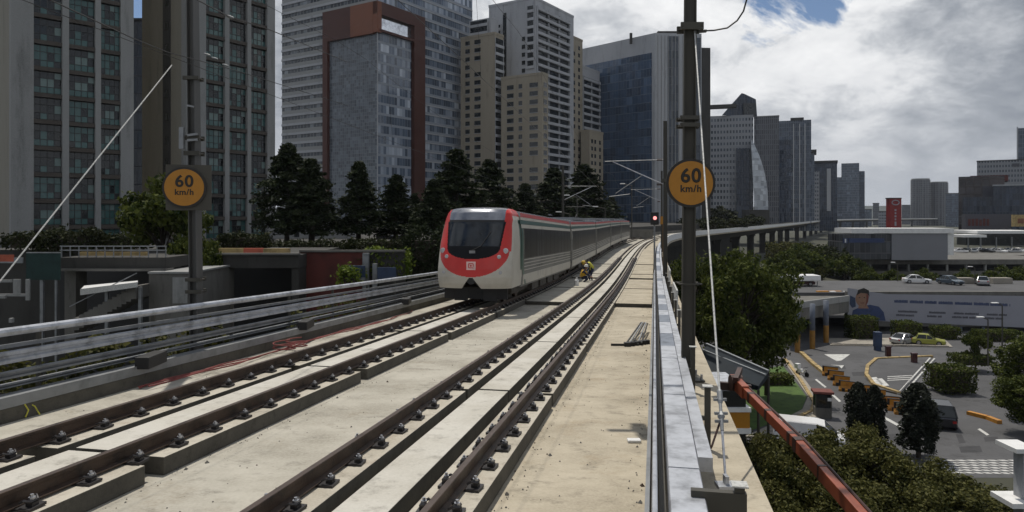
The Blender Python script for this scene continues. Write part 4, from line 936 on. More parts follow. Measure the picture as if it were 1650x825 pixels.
cQ = wing(938, 305, 17, 8, 108, 'white_wall'); balconies(Fac(cQ, E1), .2, 16.4, ZZ(310, 305), ZZ(122, 305), fh, 1.0); balconies(Fac(cQ + E2 * 8, -E2), .2, 7.8, ZZ(310, 305), ZZ(122, 305), fh, .8)
cS = wing(950, 296, 13, 4, 212, 'tan'); wins(Fac(cS, E1), (1.5, 4.5, 9), ZZ(312, 296), ZZ(220, 296), fh, 1.55)
o = obj('window', rest, 'glass_dark', ta); o['kind'] = 'stuff'
mb = MB(); mb.tube([AT(858, -6, 275), AT(858, -24, 275)], .2, 6); F_ = Fac(cA + E2 * 4, -E2); mb.tube([AT(811, 24, 265), AT(811, 8, 265), AT(818, 8, 265)], .15, 5); obj('mast', mb, 'galv_dull', ta)

# wide office block with the blue glass front
E3 = Vector((-.69, .72)).normalized(); tb = thing('office_block', 'wide office block with a blue glass front and grey ribbed concrete end', 'office tower', (*XY(1055, 300), -4))
c = Vector(XY(1055, 300)); top = ZZ(53, 300); FE = Fac(c + E3 * 64, -E3); FG = Fac(c, (1, .06))
mb = MB(); pts = [c, c + Vector((20, 1.2)), c + Vector((20, 40)), c + E3 * 64 + Vector((10, 40)), c + E3 * 64]; mb.prism([(p.x, p.y) for p in pts], -8, top); obj('wall', mb, 'white_wall', tb)
mb = MB(); FE.box(mb, 2, 62.5, -8, ZZ(84, 300), .01, .35); obj('glazing', mb, curtain('deep blue glazing', (.055, .095, .165), (.075, .11, .16), (.09, .14, .22), 1.5, 3.6, .07, .30, .1, .05, .7), tb, uv=True)
mb = MB()
for k in range(13): FG.box(mb, 1.2 + 1.5 * k, 1.45 + 1.5 * k, -8, top - 1, .01, .14)
obj('concrete_rib', mb, 'pale_conc', tb)
mb = MB(); FG.box(mb, 5.5, 10, -8, ZZ(58, 300), .01, .12); FG.box(mb, 17.4, 19.6, -8, ZZ(60, 300), .01, .2); obj('window_strip', mb, curtain('grey blue strip', (.05, .065, .085), (.06, .07, .085), (.09, .1, .12), 1.0, 3.6, .1, .3), tb, uv=True)
mb = MB(); mb.prism([(p.x, p.y) for p in (c + Vector((20.02, 1.6)), c + Vector((24, 2.2)), c + Vector((24, 38)), c + Vector((20.02, 38)))], -8, ZZ(77, 302)); obj('side_wing', mb, 'dark_conc', tb)
mb = MB(); wbox(mb, 1015, 1019, 53, 70, 306, 1.0); wbox(mb, 1060, 1120, 50, 53.2, 305, 10); obj('roof_plant', mb, 'dark_conc', tb)

def tower(label, px0, px1, ytop, d, depth, m, parts=(), name='office_tower', yaw=0.0, group=None):
    t = thing(name, label, 'office tower', (*XY((px0 + px1) / 2, d), -10), 0, group); yaw = -math.atan(((px0 + px1) / 2 - CX) / FPX)
    def blk(mb, a, b, y0, y1, dd, dp):
        x0, x1 = (a - CX) / FPX * d, (b - CX) / FPX * d; xc = ((px0 + px1) / 2 - CX) / FPX * d
        p = []
        for z in (ZZ(y1, d), ZZ(y0, d)):
            for (x, y) in ((x0, dd), (x1, dd), (x1, dd + dp), (x0, dd + dp)):
                X, Y = x - xc, y; p.append((xc + X * math.cos(yaw) - Y * math.sin(yaw), d + X * math.sin(yaw) + Y * math.cos(yaw), z))
        mb.hexa(p)
    mb = MB(); blk(mb, px0, px1, ytop, 372, 0, depth); obj('wall', mb, m, t, uv=True)
    for (nm, a, b, y0, y1, dd, dp, mm) in parts:
        mb = MB(); blk(mb, a, b, y0, y1, dd, dp); obj(nm, mb, mm, t, uv=True)
    return t
cg_f = curtain('pale banded facade', (.05, .065, .09), (.23, .24, .26), (.13, .15, .18), 1.8, 3.6, .8, 1.9, .2)
cg_g = curtain('brown grey facade', (.06, .068, .085), (.125, .13, .145), (.11, .125, .145), 1.2, 3.4, .5, .5, .2)
cg_h = curtain('steel blue facade', (.065, .09, .13), (.11, .13, .165), (.15, .18, .23), 1.6, 3.4, .35, .5, .2)
cg_n = curtain('navy facade', (.02, .034, .062), (.03, .042, .066), (.05, .07, .11), 1.6, 3.4, .3, .3, .15)
cg_p = curtain('pale curved glass', (.46, .50, .55), (.34, .37, .41), (.58, .62, .66), 2.0, 3.5, .15, .35, .3)
tF = tower('grey banded office building crowned by a dark blue gabled block', 1143, 1212, 186, 430, 30, cg_f,
      (('roof_terrace', 1143, 1186, 168, 174, -1, 4, 'dark_conc'), ('lower_block', 1150, 1176, 280, 372, -3, 2.9, cg_f), ('glass_bay', 1186, 1206, 240, 372, -1.5, 1.4, cg_n)))
mb = MB(); d = 431; poly = [(1163, 186), (1170, 178), (1195, 150), (1199, 151), (1218, 160), (1220, 188)]
a = [AT(x, y, d - 1) for x, y in poly]; b = [AT(x, y, d + 22) for x, y in poly]; n = len(a)
mb.add(a + b, [tuple(range(n))[::-1], tuple(range(n, 2 * n))] + [(i, (i + 1) % n, n + (i + 1) % n, n + i) for i in range(n)]); obj('gabled_crown', mb, cg_n, tF, uv=True)
mb = MB(); wbox(mb, 1198, 1218, 166, 188, d - 2.2, 1); obj('crown_window', mb, 'glass_dark', tF)
tcv = thing('curved_glass_building', 'pale curved glass sail beside the gabled building', 'office building', (*XY(1222, 415), -10)); mb = MB(); ns = 14; vs = []
for k in range(ns + 1):
    z = k / ns; xl = 1207 + 7 * (z ** .7) * 0; top_y = 232
    y_ = 340 - (340 - 226) * z; xr = 1238 - 26 * z ** 2.4; xl = 1216 - 6 * z
    vs += [tuple(AT(xl, y_, 414)), tuple(AT(max(xl + 1.5, xr), y_, 416)), tuple(AT(max(xl + 1.5, xr), y_, 426)), tuple(AT(xl, y_, 426))]
fs = []
for k in range(ns):
    for j in range(4): fs.append((4 * k + j, 4 * k + (j + 1) % 4, 4 * k + 4 + (j + 1) % 4, 4 * k + 4 + j))
fs += [(3, 2, 1, 0), tuple(4 * ns + j for j in range(4))]; mb.add(vs, fs); obj('glass_sail', mb, cg_p, tcv, uv=True)
mb = MB(); wbox(mb, 1208, 1240, 338, 376, 413, 14); obj('base', mb, 'dark_conc', tcv)
tower('flat brownish grey tower behind the curved glass building', 1216, 1254, 188, 470, 26, cg_g, (('roof_edge', 1215.5, 1254.5, 186.5, 188, -.4, 27, 'pale_conc'),))
tower('tall two-tone blue grey tower with vertical pale ribs', 1254, 1305, 194, 540, 30, cg_h,
      (('dark_bay', 1257, 1275, 225, 372, -1.2, 1.1, cg_n), ('upper_block', 1274, 1294, 190, 194, -1, 20, 'dark_conc'), ('rib', 1278, 1279.5, 200, 372, -1.6, 1.5, 'white_wall'), ('rib', 1287, 1288.5, 200, 372, -1.6, 1.5, 'white_wall'), ('rib', 1295, 1296.5, 200, 372, -1.6, 1.5, 'white_wall')))
tower('narrow tower with a flared dark roof beam, right of the two-tone tower', 1303, 1312, 247, 600, 20, cg_h, (('flared_roof', 1302, 1315, 241.5, 247, -3, 24, 'dark_conc'),))
tower('dark squat tower with a white pilaster, between the flared tower and the stepped one', 1310, 1347, 262, 640, 24, cg_n,
      (('roof_frame', 1309, 1348, 259, 262, -1.5, 26, 'dark_conc'), ('pilaster', 1332, 1338, 272, 340, -1.8, 1.7, 'white_wall'), ('white_bands', 1306, 1321, 276, 372, -2, 1.8, cg_f)))
tower('stepped steel blue tower standing apart, rightmost of the left-hand skyline', 1357, 1383, 263, 1000, 30, cg_h,
      (('shoulder', 1350, 1357, 285, 372, 3, 24, cg_h), ('shoulder', 1383, 1391, 276, 372, 3, 24, cg_n)))
for (px, yt, rad, lab) in ((1483, 288, 14, 'grey cylindrical tower, taller left one of the far pair'), (1513, 293, 13, 'grey cylindrical tower, shorter right one of the far pair')):
    d = 1250; c_ = AT(px, 350, d); t = thing('round_tower', lab, 'apartment tower', (c_.x, d, -18), 0, 'pair of far round towers'); r_ = rad / FPX * d
    mb = MB(); mb.tube([(c_.x, d, -18), (c_.x, d, ZZ(yt + 2, d))], r_, 28); obj('wall', mb, curtain('round tower facade' + str(px), (.035, .04, .05), (.11, .115, .125), (.07, .08, .09), 3.0, 3.4, 1.3, .9), t, uv=True)
    mb = MB(); mb.tube([(c_.x, d, ZZ(yt + 1.9, d)), (c_.x, d, ZZ(yt, d))], r_ * .93, 28); obj('roof_drum', mb, 'pale_conc', t)
# low far blocks
for i, (a, b, yt, d, m) in enumerate(((1392, 1404, 338, 1150, cg_h), (1407, 1416, 328, 1300, cg_g), (1416, 1428, 341, 900, cg_f), (1454, 1466, 331, 1400, cg_g), (1526, 1552, 312, 1100, cg_h))):
    tower(('low steel blue block at the foot of the stepped tower', 'slim grey block on the horizon left of the red pylon', 'low pale block just left of the red pylon', 'low grey block right of the red pylon', 'blue grey block left of the brown mall block')[i], a, b, yt, d, 20, m, (('roof_edge', a - .5, b + .5, yt - 1, yt, -.5, 21, 'dark_conc'),), 'office_building')
# right-hand group: mall and office slabs
cg_br = curtain('dark brown facade', (.035, .025, .025), (.055, .042, .04), (.06, .06, .07), 4.0, 4.5, .5, .8, .15)
tower('dark brown mall block with signs on the right skyline', 1550, 1612, 284, 430, 40, cg_br, (('penthouse', 1566, 1617, 282.5, 292, 4, 20, 'maroon'), ('sign_panel', 1583, 1600, 300, 318, -.5, .4, 'ink_grey'), ('lower_block', 1556, 1640, 318, 372, -6, 5.5, cg_n)), 'mall_building')
tower('light grey slab building behind the brown mall block', 1581, 1652, 259, 520, 30, cg_f, (('roof_edge', 1580.5, 1652, 257.5, 259, -.5, 31, 'dark_conc'), ('dark_sign', 1628, 1638, 264, 269, -.5, .4, 'ink_grey')), 'office_building')
tower('tall slim tower cut by the right edge of the picture', 1642, 1664, 206, 560, 20, cg_h, (('corner_fin', 1641, 1643, 204, 372, -.6, .5, 'white_wall'),))
tower('dark blue glass block at the right edge below the grey slab', 1606, 1662, 299, 410, 20, cg_n, (('roof_edge', 1605, 1662, 297, 299, -.5, 21, 'white_wall'),), 'office_building')
# ------------------------------------------------------------------ plants
def leaf_quads(cent, normals, size, rr):
    mb = MB()
    n = len(cent); a = rr.normal(size=(n, 3)); a -= normals * (a * normals).sum(1, keepdims=True) * .6; a /= np.linalg.norm(a, axis=1, keepdims=True)
    b = np.cross(a, rr.normal(size=(n, 3))); b /= np.linalg.norm(b, axis=1, keepdims=True)
    s = size * rr.uniform(.6, 1.25, (n, 1)); A, B = a * s, b * s * .62
    V = np.stack([cent - A, cent - B * .9 + A * .1, cent + A, cent + B * .9 + A * .1], 1).reshape(-1, 3)
    mb.v = [tuple(v) for v in V]; mb.f = [(4 * i, 4 * i + 1, 4 * i + 2, 4 * i + 3) for i in range(n)]; mb.m = [0] * n
    return mb
def broadleaf(name, label, cat, h, rad, zc, rz, ncl, nleaf, size, m, seed, group=None, trunk_r=.16):
    """trunk with limbs reaching into every clump; leaves spread through uneven clumps"""
    rr = np.random.default_rng(seed); t = thing(name, label, cat, (0, 0, 0), 0, group)
    cl = []
    for k in range(ncl):
        d = rr.normal(size=3); d /= np.linalg.norm(d); f = rr.uniform(.35, 1.0) ** .6
        cl.append(np.array([d[0] * rad * f, d[1] * rad * f, zc + d[2] * rz * f * .95]))
    cr = rr.uniform(.16, .40, ncl) * rad
    cnt = (cr ** 2 / (cr ** 2).sum() * nleaf).astype(int) + 4; cs, ns = [], []
    for c, r_, n in zip(cl, cr, cnt):
        d = rr.normal(size=(n, 3)); d /= np.linalg.norm(d, axis=1, keepdims=True); f = rr.uniform(.25, 1.05, (n, 1)) ** .55
        q = d * f * r_ * np.array([1, 1, .72]) * (1 + .25 * np.sin(d[:, :1] * 5 + d[:, 1:2] * 7)); cs.append(c + q); ns.append(d)
    obj('crown', leaf_quads(np.concatenate(cs), np.concatenate(ns), size, rr), m, t, local=True)
    mb = MB(); fork = max(.8, zc - rz * .75); mb.tube([(0, 0, -.3), (.05, .03, fork * .5), (-.04, .05, fork), (0, 0, zc)], (trunk_r * 1.25, trunk_r, trunk_r * .8, trunk_r * .3), 8)
    for c in cl:
        s0 = Vector((0, 0, rr.uniform(fork * .85, zc))); e = Vector(c); md = s0.lerp(e, .5) + Vector((0, 0, .12 * rad)); mb.tube([s0, md, e], (trunk_r * .42, trunk_r * .26, trunk_r * .08), 5)
    obj('trunk', mb, 'bark', t, local=True, smooth=True); return t
def conifer(name, label, h, rad, z0, seed, m='needle', n=12000, group=None):
    """broad irregular conifer: whorls of drooping boughs carrying needle sprays, bare trunk at the foot"""
    rr = np.random.default_rng(seed); t = thing(name, label, 'conifer', (0, 0, 0), 0, group); cs, ns = [], []; mb = MB()
    mb.tube([(0, 0, -.4), (.06, 0, h * .4), (0, .05, h * .98)], (.24, .17, .03), 8); nb = 110; per = n // nb
    for k in range(nb):
        f = k / nb; z = z0 + (h - z0) * f ** .92; L = rad * ((1 - f) ** .88) * rr.uniform(.55, 1.15) + .15; a = rr.uniform(0, 2 * math.pi)
        e = np.array([math.cos(a) * L, math.sin(a) * L, z - L * rr.uniform(-.05, .22)]); mb.tube([(0, 0, z), ((e[0]) * .5, e[1] * .5, z + .1 * L), tuple(e)], (.05 * (1 - f) + .015, .03, .008), 4)
        u = rr.uniform(.12, 1, per) ** .7; p = np.stack([e[0] * u, e[1] * u, z + (e[2] - z) * u + .1 * L * np.sin(u * math.pi)], 1); p += rr.normal(size=p.shape) * np.array([.30, .30, .15]) * (.45 + .55 * L / rad)
        cs.append(p); d = rr.normal(size=p.shape); d[:, 2] += .6; ns.append(d / np.linalg.norm(d, axis=1, keepdims=True))
    obj('crown', leaf_quads(np.concatenate(cs), np.concatenate(ns), .19, rr), m, t, local=True); obj('trunk', mb, 'bark', t, local=True, smooth=True); return t
def columnar(name, label, h, r_, seed, m='cypress', n=6000, group=None):
    rr = np.random.default_rng(seed); t = thing(name, label, 'cypress', (0, 0, 0), 0, group)
    z = rr.uniform(.1, 1, n) ** .9; a = rr.uniform(0, 2 * math.pi, n); lump = 1 + .28 * np.sin(a * 3 + z * 9) + .18 * np.sin(a * 7 - z * 21)
    R_ = r_ * np.minimum(1, (1.02 - z) * 3.2) ** .6 * lump * rr.uniform(.72, 1.08, n); p = np.stack([np.cos(a) * R_, np.sin(a) * R_, z * h], 1)
    d = np.stack([np.cos(a), np.sin(a), np.full(n, .9)], 1); obj('crown', leaf_quads(p, d / np.linalg.norm(d, axis=1, keepdims=True), .11, rr), m, t, local=True)
    mb = MB(); mb.tube([(0, 0, -.3), (0, 0, h * .9)], (.12, .03), 7); obj('trunk', mb, 'bark', t, local=True); return t
def hedge(name, label, p0, p1, m, per, size, seed, group=None, cat='hedge', solid=True, lumpy=.0):
    """clipped block or loose shrub mass between two opposite corners: leaves over and inside its faces, woody core inside"""
    rr = np.random.default_rng(seed); p0, p1 = np.array(p0, float), np.array(p1, float); t = thing(name, label, cat, ((p0[0] + p1[0]) / 2, (p0[1] + p1[1]) / 2, p0[2]), 0, group)
    s = p1 - p0; A = [s[1] * s[2], s[1] * s[2], s[0] * s[2], s[0] * s[2], s[0] * s[1] * 1.2]; n = int(sum(A) * per); f = rr.choice(5, n, p=np.array(A) / sum(A)); q = rr.uniform(0, 1, (n, 3))
    q[f == 0, 0] = 0; q[f == 1, 0] = 1; q[f == 2, 1] = 0; q[f == 3, 1] = 1; q[f == 4, 2] = 1; d = np.zeros((n, 3)); d[f == 0, 0] = -1; d[f == 1, 0] = 1; d[f == 2, 1] = -1; d[f == 3, 1] = 1; d[f == 4, 2] = 1
    p = p0 + q * s; 
    if lumpy: 
        k = 1 - lumpy * (.5 + .5 * np.sin(p[:, :1] * 1.7 + seed) * np.cos(p[:, :1] * .63 + p[:, 1:2])); p[:, 2:3] = p0[2] + (p[:, 2:3] - p0[2]) * k
    p -= d * rr.uniform(-.06, .30, (n, 1)) + rr.normal(size=p.shape) * (.05 + .25 * lumpy)
    mb = leaf_quads(p, d, size, rr); o = obj('foliage', mb, m, t); mb = MB(); c = (p0 + p1) / 2
    k = .74 - .3 * lumpy; mb.box(c[0] - s[0] * k / 2, c[0] + s[0] * k / 2, c[1] - s[1] * k / 2, c[1] + s[1] * k / 2, p0[2], p0[2] + s[2] * (.86 - .5 * lumpy)); obj('stems', mb, 'bark', t); return t

# conifers along the street at the left, in front of the towers
CG = 'dark conifers in front of the towers'
pc = [conifer('conifer_tree', '', 10.6, 4.0, 1.9, 11, group=CG), conifer('conifer_tree', '', 9.6, 2.5, 1.2, 23, group=CG), conifer('conifer_tree', '', 10.2, 3.3, 1.5, 37, group=CG)]
spots = [(462, 232, 74, 0, 1.22, 'broad dark conifer with a bare trunk, leftmost and largest of the row'), (502, 258, 73, 1, 1.6, 'dark conifer with a bare trunk, leaning against the largest conifer'),
         (578, 262, 76, 1, 1.35, 'slim dark conifer before the grey glass block, standing free'), (638, 283, 78, 1, 1.6, 'slim dark conifer before the rust brown portal leg'), (668, 312, 82, 0, 1.1, 'low wide dark conifer right of the portal leg'),
         (735, 242, 80, 2, 1.55, 'tall dark conifer just above the train windscreen'), (700, 290, 74, 2, 1.5, 'dark conifer just left of the train cab'), (790, 258, 92, 0, 1.4, 'dark conifer at the foot of the tan apartments, behind the train roof'),
         (846, 296, 105, 2, 1.5, 'low dark conifer above the front coach, under the tan tower'), (893, 272, 118, 1, 1.9, 'dark conifer above the middle of the train'), (942, 266, 132, 1, 1.9, 'dark conifer before the right end of the tan apartments'), (985, 318, 150, 2, 1.6, 'low dark conifer behind the train tail')]
seen = set()
for i, (px, yt, d, k, sc, lab) in enumerate(spots):
    zb = -3.0; hh = ZZ(yt, d) - zb; pr = pc[k]; h0 = (10.6, 9.6, 10.2)[k]; s = hh / h0
    o = pr if k not in seen else copy_tree(pr); seen.add(k)
    x, y = XY(px, d); o.location = (x, y, zb); o.rotation_euler = (0, 0, i * 1.3); o.scale = (s * sc, s * sc, s); tag(o, lab, 'conifer', CG)
# broadleaf prototypes
BG = 'broadleaf trees below the viaduct'
pb = [broadleaf('broadleaf_tree', '', 'tree', 6, 2.6, 3.8, 2.2, 44, 16000, .105, M['leaf_olive'], 5, BG, .14), broadleaf('broadleaf_tree', '', 'tree', 12, 4.2, 7.6, 4.6, 70, 19000, .19, M['leaf'], 8, BG, .28),
      broadleaf('broadleaf_tree', '', 'tree', 7, 3.0, 4.6, 2.4, 22, 6500, .20, M['leaf'], 15, BG, .16), broadleaf('broadleaf_tree', '', 'tree', 7, 3.0, 4.6, 2.4, 22, 3500, .28, M['leaf_dim'], 19, BG, .16)]
used = set()
def plant(k, x, y, zb, s, lab, grp, rot, sz=None):
    o = pb[k] if k not in used else copy_tree(pb[k]); used.add(k); o.location = (x, y, zb); o.rotation_euler = (0, 0, rot); o.scale = (s, s, sz or s); return tag(o, lab, 'tree', grp)
for i, (px, yt, d, k, s, lab) in enumerate(((1285, 700, 35, 0, 1.0, 'leafy olive tree under the orange boom, beside the white van'), (1365, 692, 37, 0, .95, 'leafy olive tree in front of the pair of dark cypresses'), (1440, 720, 35, 0, 1.0, 'leafy olive tree in front of the single dark cypress'),
        (1515, 768, 34, 0, 1.05, 'low leafy tree at the foot of the zebra crossing'), (1585, 800, 33, 0, 1.0, 'low leafy tree in the bottom right corner'), (1245, 712, 33, 0, .9, 'dark leafy tree left of the orange boom by the deck edge'), (1345, 775, 31, 0, .9, 'small leafy tree in front at the bottom, right of the boom'), (1465, 790, 30, 0, .9, 'small leafy tree lowest in the bottom foreground'), (1262, 790, 30, 0, .85, 'small dark tree left of the boom at the bottom edge'))):
    x, y = XY(px, d); zt = ZZ(yt, d); zb = G(y); s_ = (zt - zb) / 6.0; plant(0, x, y, zb, s * 1.0, lab, BG, i * 2.1, s_)
for i, (px, yt, d, s, lab) in enumerate(((1196, 402, 60, .93, 'big rounded tree right of the near mast, beside the deck'), (1118, 408, 74, .85, 'tall tree behind the near right mast'), (1236, 425, 66, .78, 'rounded tree on the right flank of the big tree'), (1668, 540, 58, .66, 'dense green tree cut by the right picture edge'), (1655, 606, 53, .52, 'leafy tree beside the dark vehicle at the right edge'))):
    x, y = XY(px, d); zb = G(y); s_ = (ZZ(yt, d) - zb) / 12.2; plant(1, x, y, zb, s, lab, BG, 1.7 * i + .4, s_)
x, y = XY(1572, 78); plant(2, x, y, G(78), .46, 'small open-crowned tree beside the clipped hedge', BG, 2.0, .62)
# trees and scrub farther along the right-hand side and under the far viaduct
FG = 'far trees along the viaduct'
far = ((1150, 349, 230), (1178, 346, 250), (1205, 346, 300), (1216, 344, 330), (1120, 345, 260), (1160, 330, 370), (1300, 395, 190), (1325, 400, 175), (1342, 392, 210), (1283, 398, 150), (1362, 412, 160), (1398, 432, 150), (1440, 436, 148), (1492, 434, 150), (1555, 436, 146), (1612, 430, 146), (1640, 432, 140), (1268, 408, 140))
fl = ['bushy tree left of the far viaduct at the foot of the gabled building', 'small tree on the slope below the far viaduct', 'low tree in front of the parking deck']
for i, (px, yt, d) in enumerate(far):
    x, y = XY(px, d); up = i < 6; zb = -9.0 if up else -17.8; hgt = ZZ(yt, d) - zb; s = max(.5, hgt / 7.0)
    kind = 0 if up else 1 if yt < 425 else 2
    plant(2 if not up else 3, x, y, zb, s * (1.3 if up else 1.0), fl[kind], FG + (' at the gabled building', ' on the slope', ' before the parking deck')[kind], i * 1.1, s)
# tree behind the left mast, hedges and scrub at the left
x, y = XY(262, 54); plant(2, x, y, -6.5, 1.08, 'sunlit green tree behind the left mast', 'left roadside trees', .5, 1.30)
x, y = XY(318, 50); plant(2, x, y, -8.0, .55, 'slim green tree hugging the left mast on its right side', 'left roadside trees', 2.2, 1.0)
for i, (a, b, yt, yb, d, m, lab) in enumerate(((58, 150, 368, 404, 60, 'leaf_dim', 'loose olive hedge at the foot of the nearest tower'), (150, 215, 380, 402, 61, 'leaf_dim', 'dark green hedge left of the sunlit roadside tree'), (348, 420, 376, 402, 61, 'leaf_dim', 'low hedge above the concrete underpass'), (420, 560, 390, 402, 62, 'leaf_dim', 'low dark hedge under the leftmost conifers'), (585, 655, 402, 446, 52, 'leaf_bright', 'bright yellow green ivy mound on the maroon wall'), (545, 575, 430, 456, 49, 'leaf_bright', 'small bright bush at the foot of the maroon wall'), (560, 715, 386, 404, 62, 'leaf_dim', 'low dark hedge behind the maroon wall coping'), (0, 58, 376, 400, 60, 'leaf_dim', 'loose hedge at the left picture edge'), (650, 712, 360, 450, 55, 'needle', 'dark tall shrub mass just left of the train nose'))):
    hedge('shrub_hedge', lab, (XY(a, d)[0], d, ZZ(yb, d)), (XY(b, d)[0], d + 2.4, ZZ(yt, d)), m, 55, .16, 40 + i, None, 'hedge', True, .35)
# scrub growing up behind the left guard fence
for i, (y0, y1) in enumerate(((6.4, 9.5), (9.8, 13.0), (13.6, 16.6), (20, 26))):
    a, b = TP(y0, -11.6, -1.6), TP(y1, -11.0, .12); x0, x1 = min(a.x, b.x) - .2, max(a.x, b.x) + .2
    rr = np.random.default_rng(60 + i); n = 900; u = rr.uniform(0, 1, n); cs = np.array([TP(y0 + (y1 - y0) * k, -11.5 + .5 * rr.random(), -.6 + .75 * rr.random() + .25 * math.sin(k * 9 + i)) for k in u])
    t = thing('scrub_bush', ('dark olive scrub behind the left fence, nearest clump at the picture edge', 'olive scrub behind the left fence, second clump from the left edge', 'olive scrub behind the left fence below the left mast', 'thin scrub behind the left fence, farthest clump before the train')[i], 'scrub', TP((y0 + y1) / 2, -11.3, -1.2), 0, 'scrub behind the left fence')
    obj('foliage', leaf_quads(cs, np.tile([0, 0, 1.0], (n, 1)), .085, rr), 'leaf_olive', t); mb = MB()
    for k in range(10): c_ = TP(y0 + (y1 - y0) * k / 9, -11.3, -1.5); mb.tube([c_, c_ + Vector((.1, .1, 1.3))], (.02, .006), 5)
    obj('stems', mb, 'bark', t)
# dark cypresses by the street
CY = 'dark columnar cypresses by the street'
c1 = columnar('cypress_tree', 'left one of the pair of dark cypresses', 4.6, .66, 3, group=CY); x, y = XY(1383, 50); c1.location = (x, y, G(y))
x, y = XY(1409, 50.5); dup(c1, (x, y, G(y)), 1.4, 'right one of the pair of dark cypresses', CY, (.95, .95, .93))
x, y = XY(1480, 48); dup(c1, (x, y, G(y)), 2.6, 'stout single dark cypress beside the parked dark vehicle', CY, (1.45, 1.45, 1.08))
# clipped hedges
for i, (a, b, yt, yb, d, dp, lab) in enumerate(((1519, 1576, 596, 634, 66, 3.2, 'clipped box hedge beside the small open tree'), (1376, 1416, 512, 548, 100, 3, 'clipped box hedge under the portrait banner'), (1452, 1486, 521, 548, 101, 3, 'clipped box hedge behind the pale car under the banner'), (1516, 1550, 529, 553, 100, 3, 'clipped box hedge behind the yellow cab'), (1552, 1606, 576, 590, 76, 3, 'low hedge strip under the small open tree'), (1588, 1650, 535, 556, 98, 3, 'clipped hedge at the right edge under the banner'), (1228, 1280, 607, 622, 70, 2.2, 'dark clipped hedge across the lawn'))):
    x0, x1 = XY(a, d)[0], XY(b, d)[0]; hedge('clipped_hedge', lab, (x0, d, ZZ(yb, d)), (x1, d + dp, ZZ(yt, d)), 'leaf', 60, .14, 80 + i)
for i, (a, b, yt, yb, d, dp, lab) in enumerate(((1278, 1330, 412, 446, 150, 10, 'olive scrub on the bank under the far viaduct, beside the white shelter'), (1322, 1372, 398, 444, 172, 14, 'taller olive scrub on the bank just left of the billboard'), (1262, 1318, 392, 420, 200, 14, 'far scrub strip on the bank above the white shelter'))):
    hedge('bank_scrub', lab, (XY(a, d)[0], d, ZZ(yb, d)), (XY(b, d)[0], d + dp, ZZ(yt, d)), ('leaf_olive', 'leaf_dim', 'leaf_olive')[i], 7, .42, 140 + i, None, 'scrub', True, .55)
# ------------------------------------------------------------------ the street below on the right
def sheet(name, px, m, lift, kind='structure', label=None, cat=None):
    mb = MB(); mb.add([GP(x, y, lift) for x, y in px], [tuple(range(len(px)))]); o = obj(name, mb, m)
    if label: tag(o, label, cat)
    else: o['kind'] = kind
    return o
mb = MB(); ys = [44, 52, 60, 70, 80, 92, 104, 115, 150]; xs = [5, 20, 40, 60, 80]
mb.add([(P(y) * 0 + 6 + (x - 5) * 1.0 + .10 * y, y, G(y) + .012) for y in ys for x in xs], [(j * 5 + i, j * 5 + i + 1, j * 5 + i + 6, j * 5 + i + 5) for j in range(len(ys) - 1) for i in range(4)])
struct('road', mb, 'asphalt')
sheet('lawn', [(1180, 600), (1262, 590), (1300, 640), (1292, 660), (1262, 676), (1195, 700), (1150, 660)], 'grass', .05)
sheet('pavement', [(1262, 582), (1274, 582), (1328, 655), (1327, 672), (1285, 690), (1240, 705), (1200, 705), (1262, 677), (1293, 661), (1302, 640)], 'pave', .10)
sheet('traffic_island', [(1400, 582), (1412, 579), (1500, 577), (1478, 600), (1450, 637), (1414, 628), (1396, 612), (1392, 598)], 'asphalt', .14)
sheet('median_strip', [(1330, 546), (1520, 545), (1535, 560), (1338, 557)], 'pave', .10)
def kerb(pts, w, h, m, label, lift=.02, grp='yellow kerbs of the street'):
    mb = MB(); q = [GP(x, y) for x, y in pts]
    for a, b in zip(q, q[1:]):
        L = (b - a).length; n = max(1, int(L / 1.4))
        for k in range(n): mb.bar(a.lerp(b, k / n) + Vector((0, 0, h / 2)), a.lerp(b, (k + .94) / n) + Vector((0, 0, h / 2)), w, h)
    return tag(obj('kerb', mb, m), label, 'kerb', grp)
kerb([(1265, 580), (1290, 614), (1312, 650), (1308, 664), (1278, 678)], .30, .2, 'kerb_yellow', 'yellow kerb curving round the lawn')
kerb([(1328, 658), (1318, 672), (1290, 684)], .25, .18, 'pave', 'grey kerb at the rounded tip of the pavement by the kiosk')
kerb([(1291, 570), (1310, 588), (1330, 604)], .45, .32, 'kerb_yellow', 'yellow kerb leading to the row of orange barriers')
kerb([(1502, 576), (1412, 580), (1398, 592), (1396, 606), (1408, 622), (1450, 636)], .35, .28, 'kerb_yellow', 'yellow kerb round the empty traffic island')
kerb([(1340, 556), (1440, 558), (1530, 560)], .35, .25, 'pave', 'pale kerb of the far median')
kerb([(1330, 700), (1365, 704), (1372, 698)], .3, .2, 'kerb_yellow', 'short yellow kerb beyond the white van')
kerb([(1560, 668), (1592, 676), (1612, 684)], .4, .3, 'orange_block', 'orange kerb under the trees at the right edge')
kerb([(1447, 636), (1499, 578)], .16, .14, 'paint', 'left white divider line of blocks across the asphalt', grp='white dividers'); kerb([(1456, 636), (1506, 579)], .16, .14, 'paint', 'right white divider line of blocks across the asphalt', grp='white dividers')
def quadmark(mb, pts, lift): mb.add([GP(x, y, lift) for x, y in pts], [tuple(range(len(pts)))])
mb = MB(); a0, a1, b0, b1 = GP(1487, 741, .018), GP(1640, 741, .018), GP(1512, 764, .018), GP(1640, 766, .018)
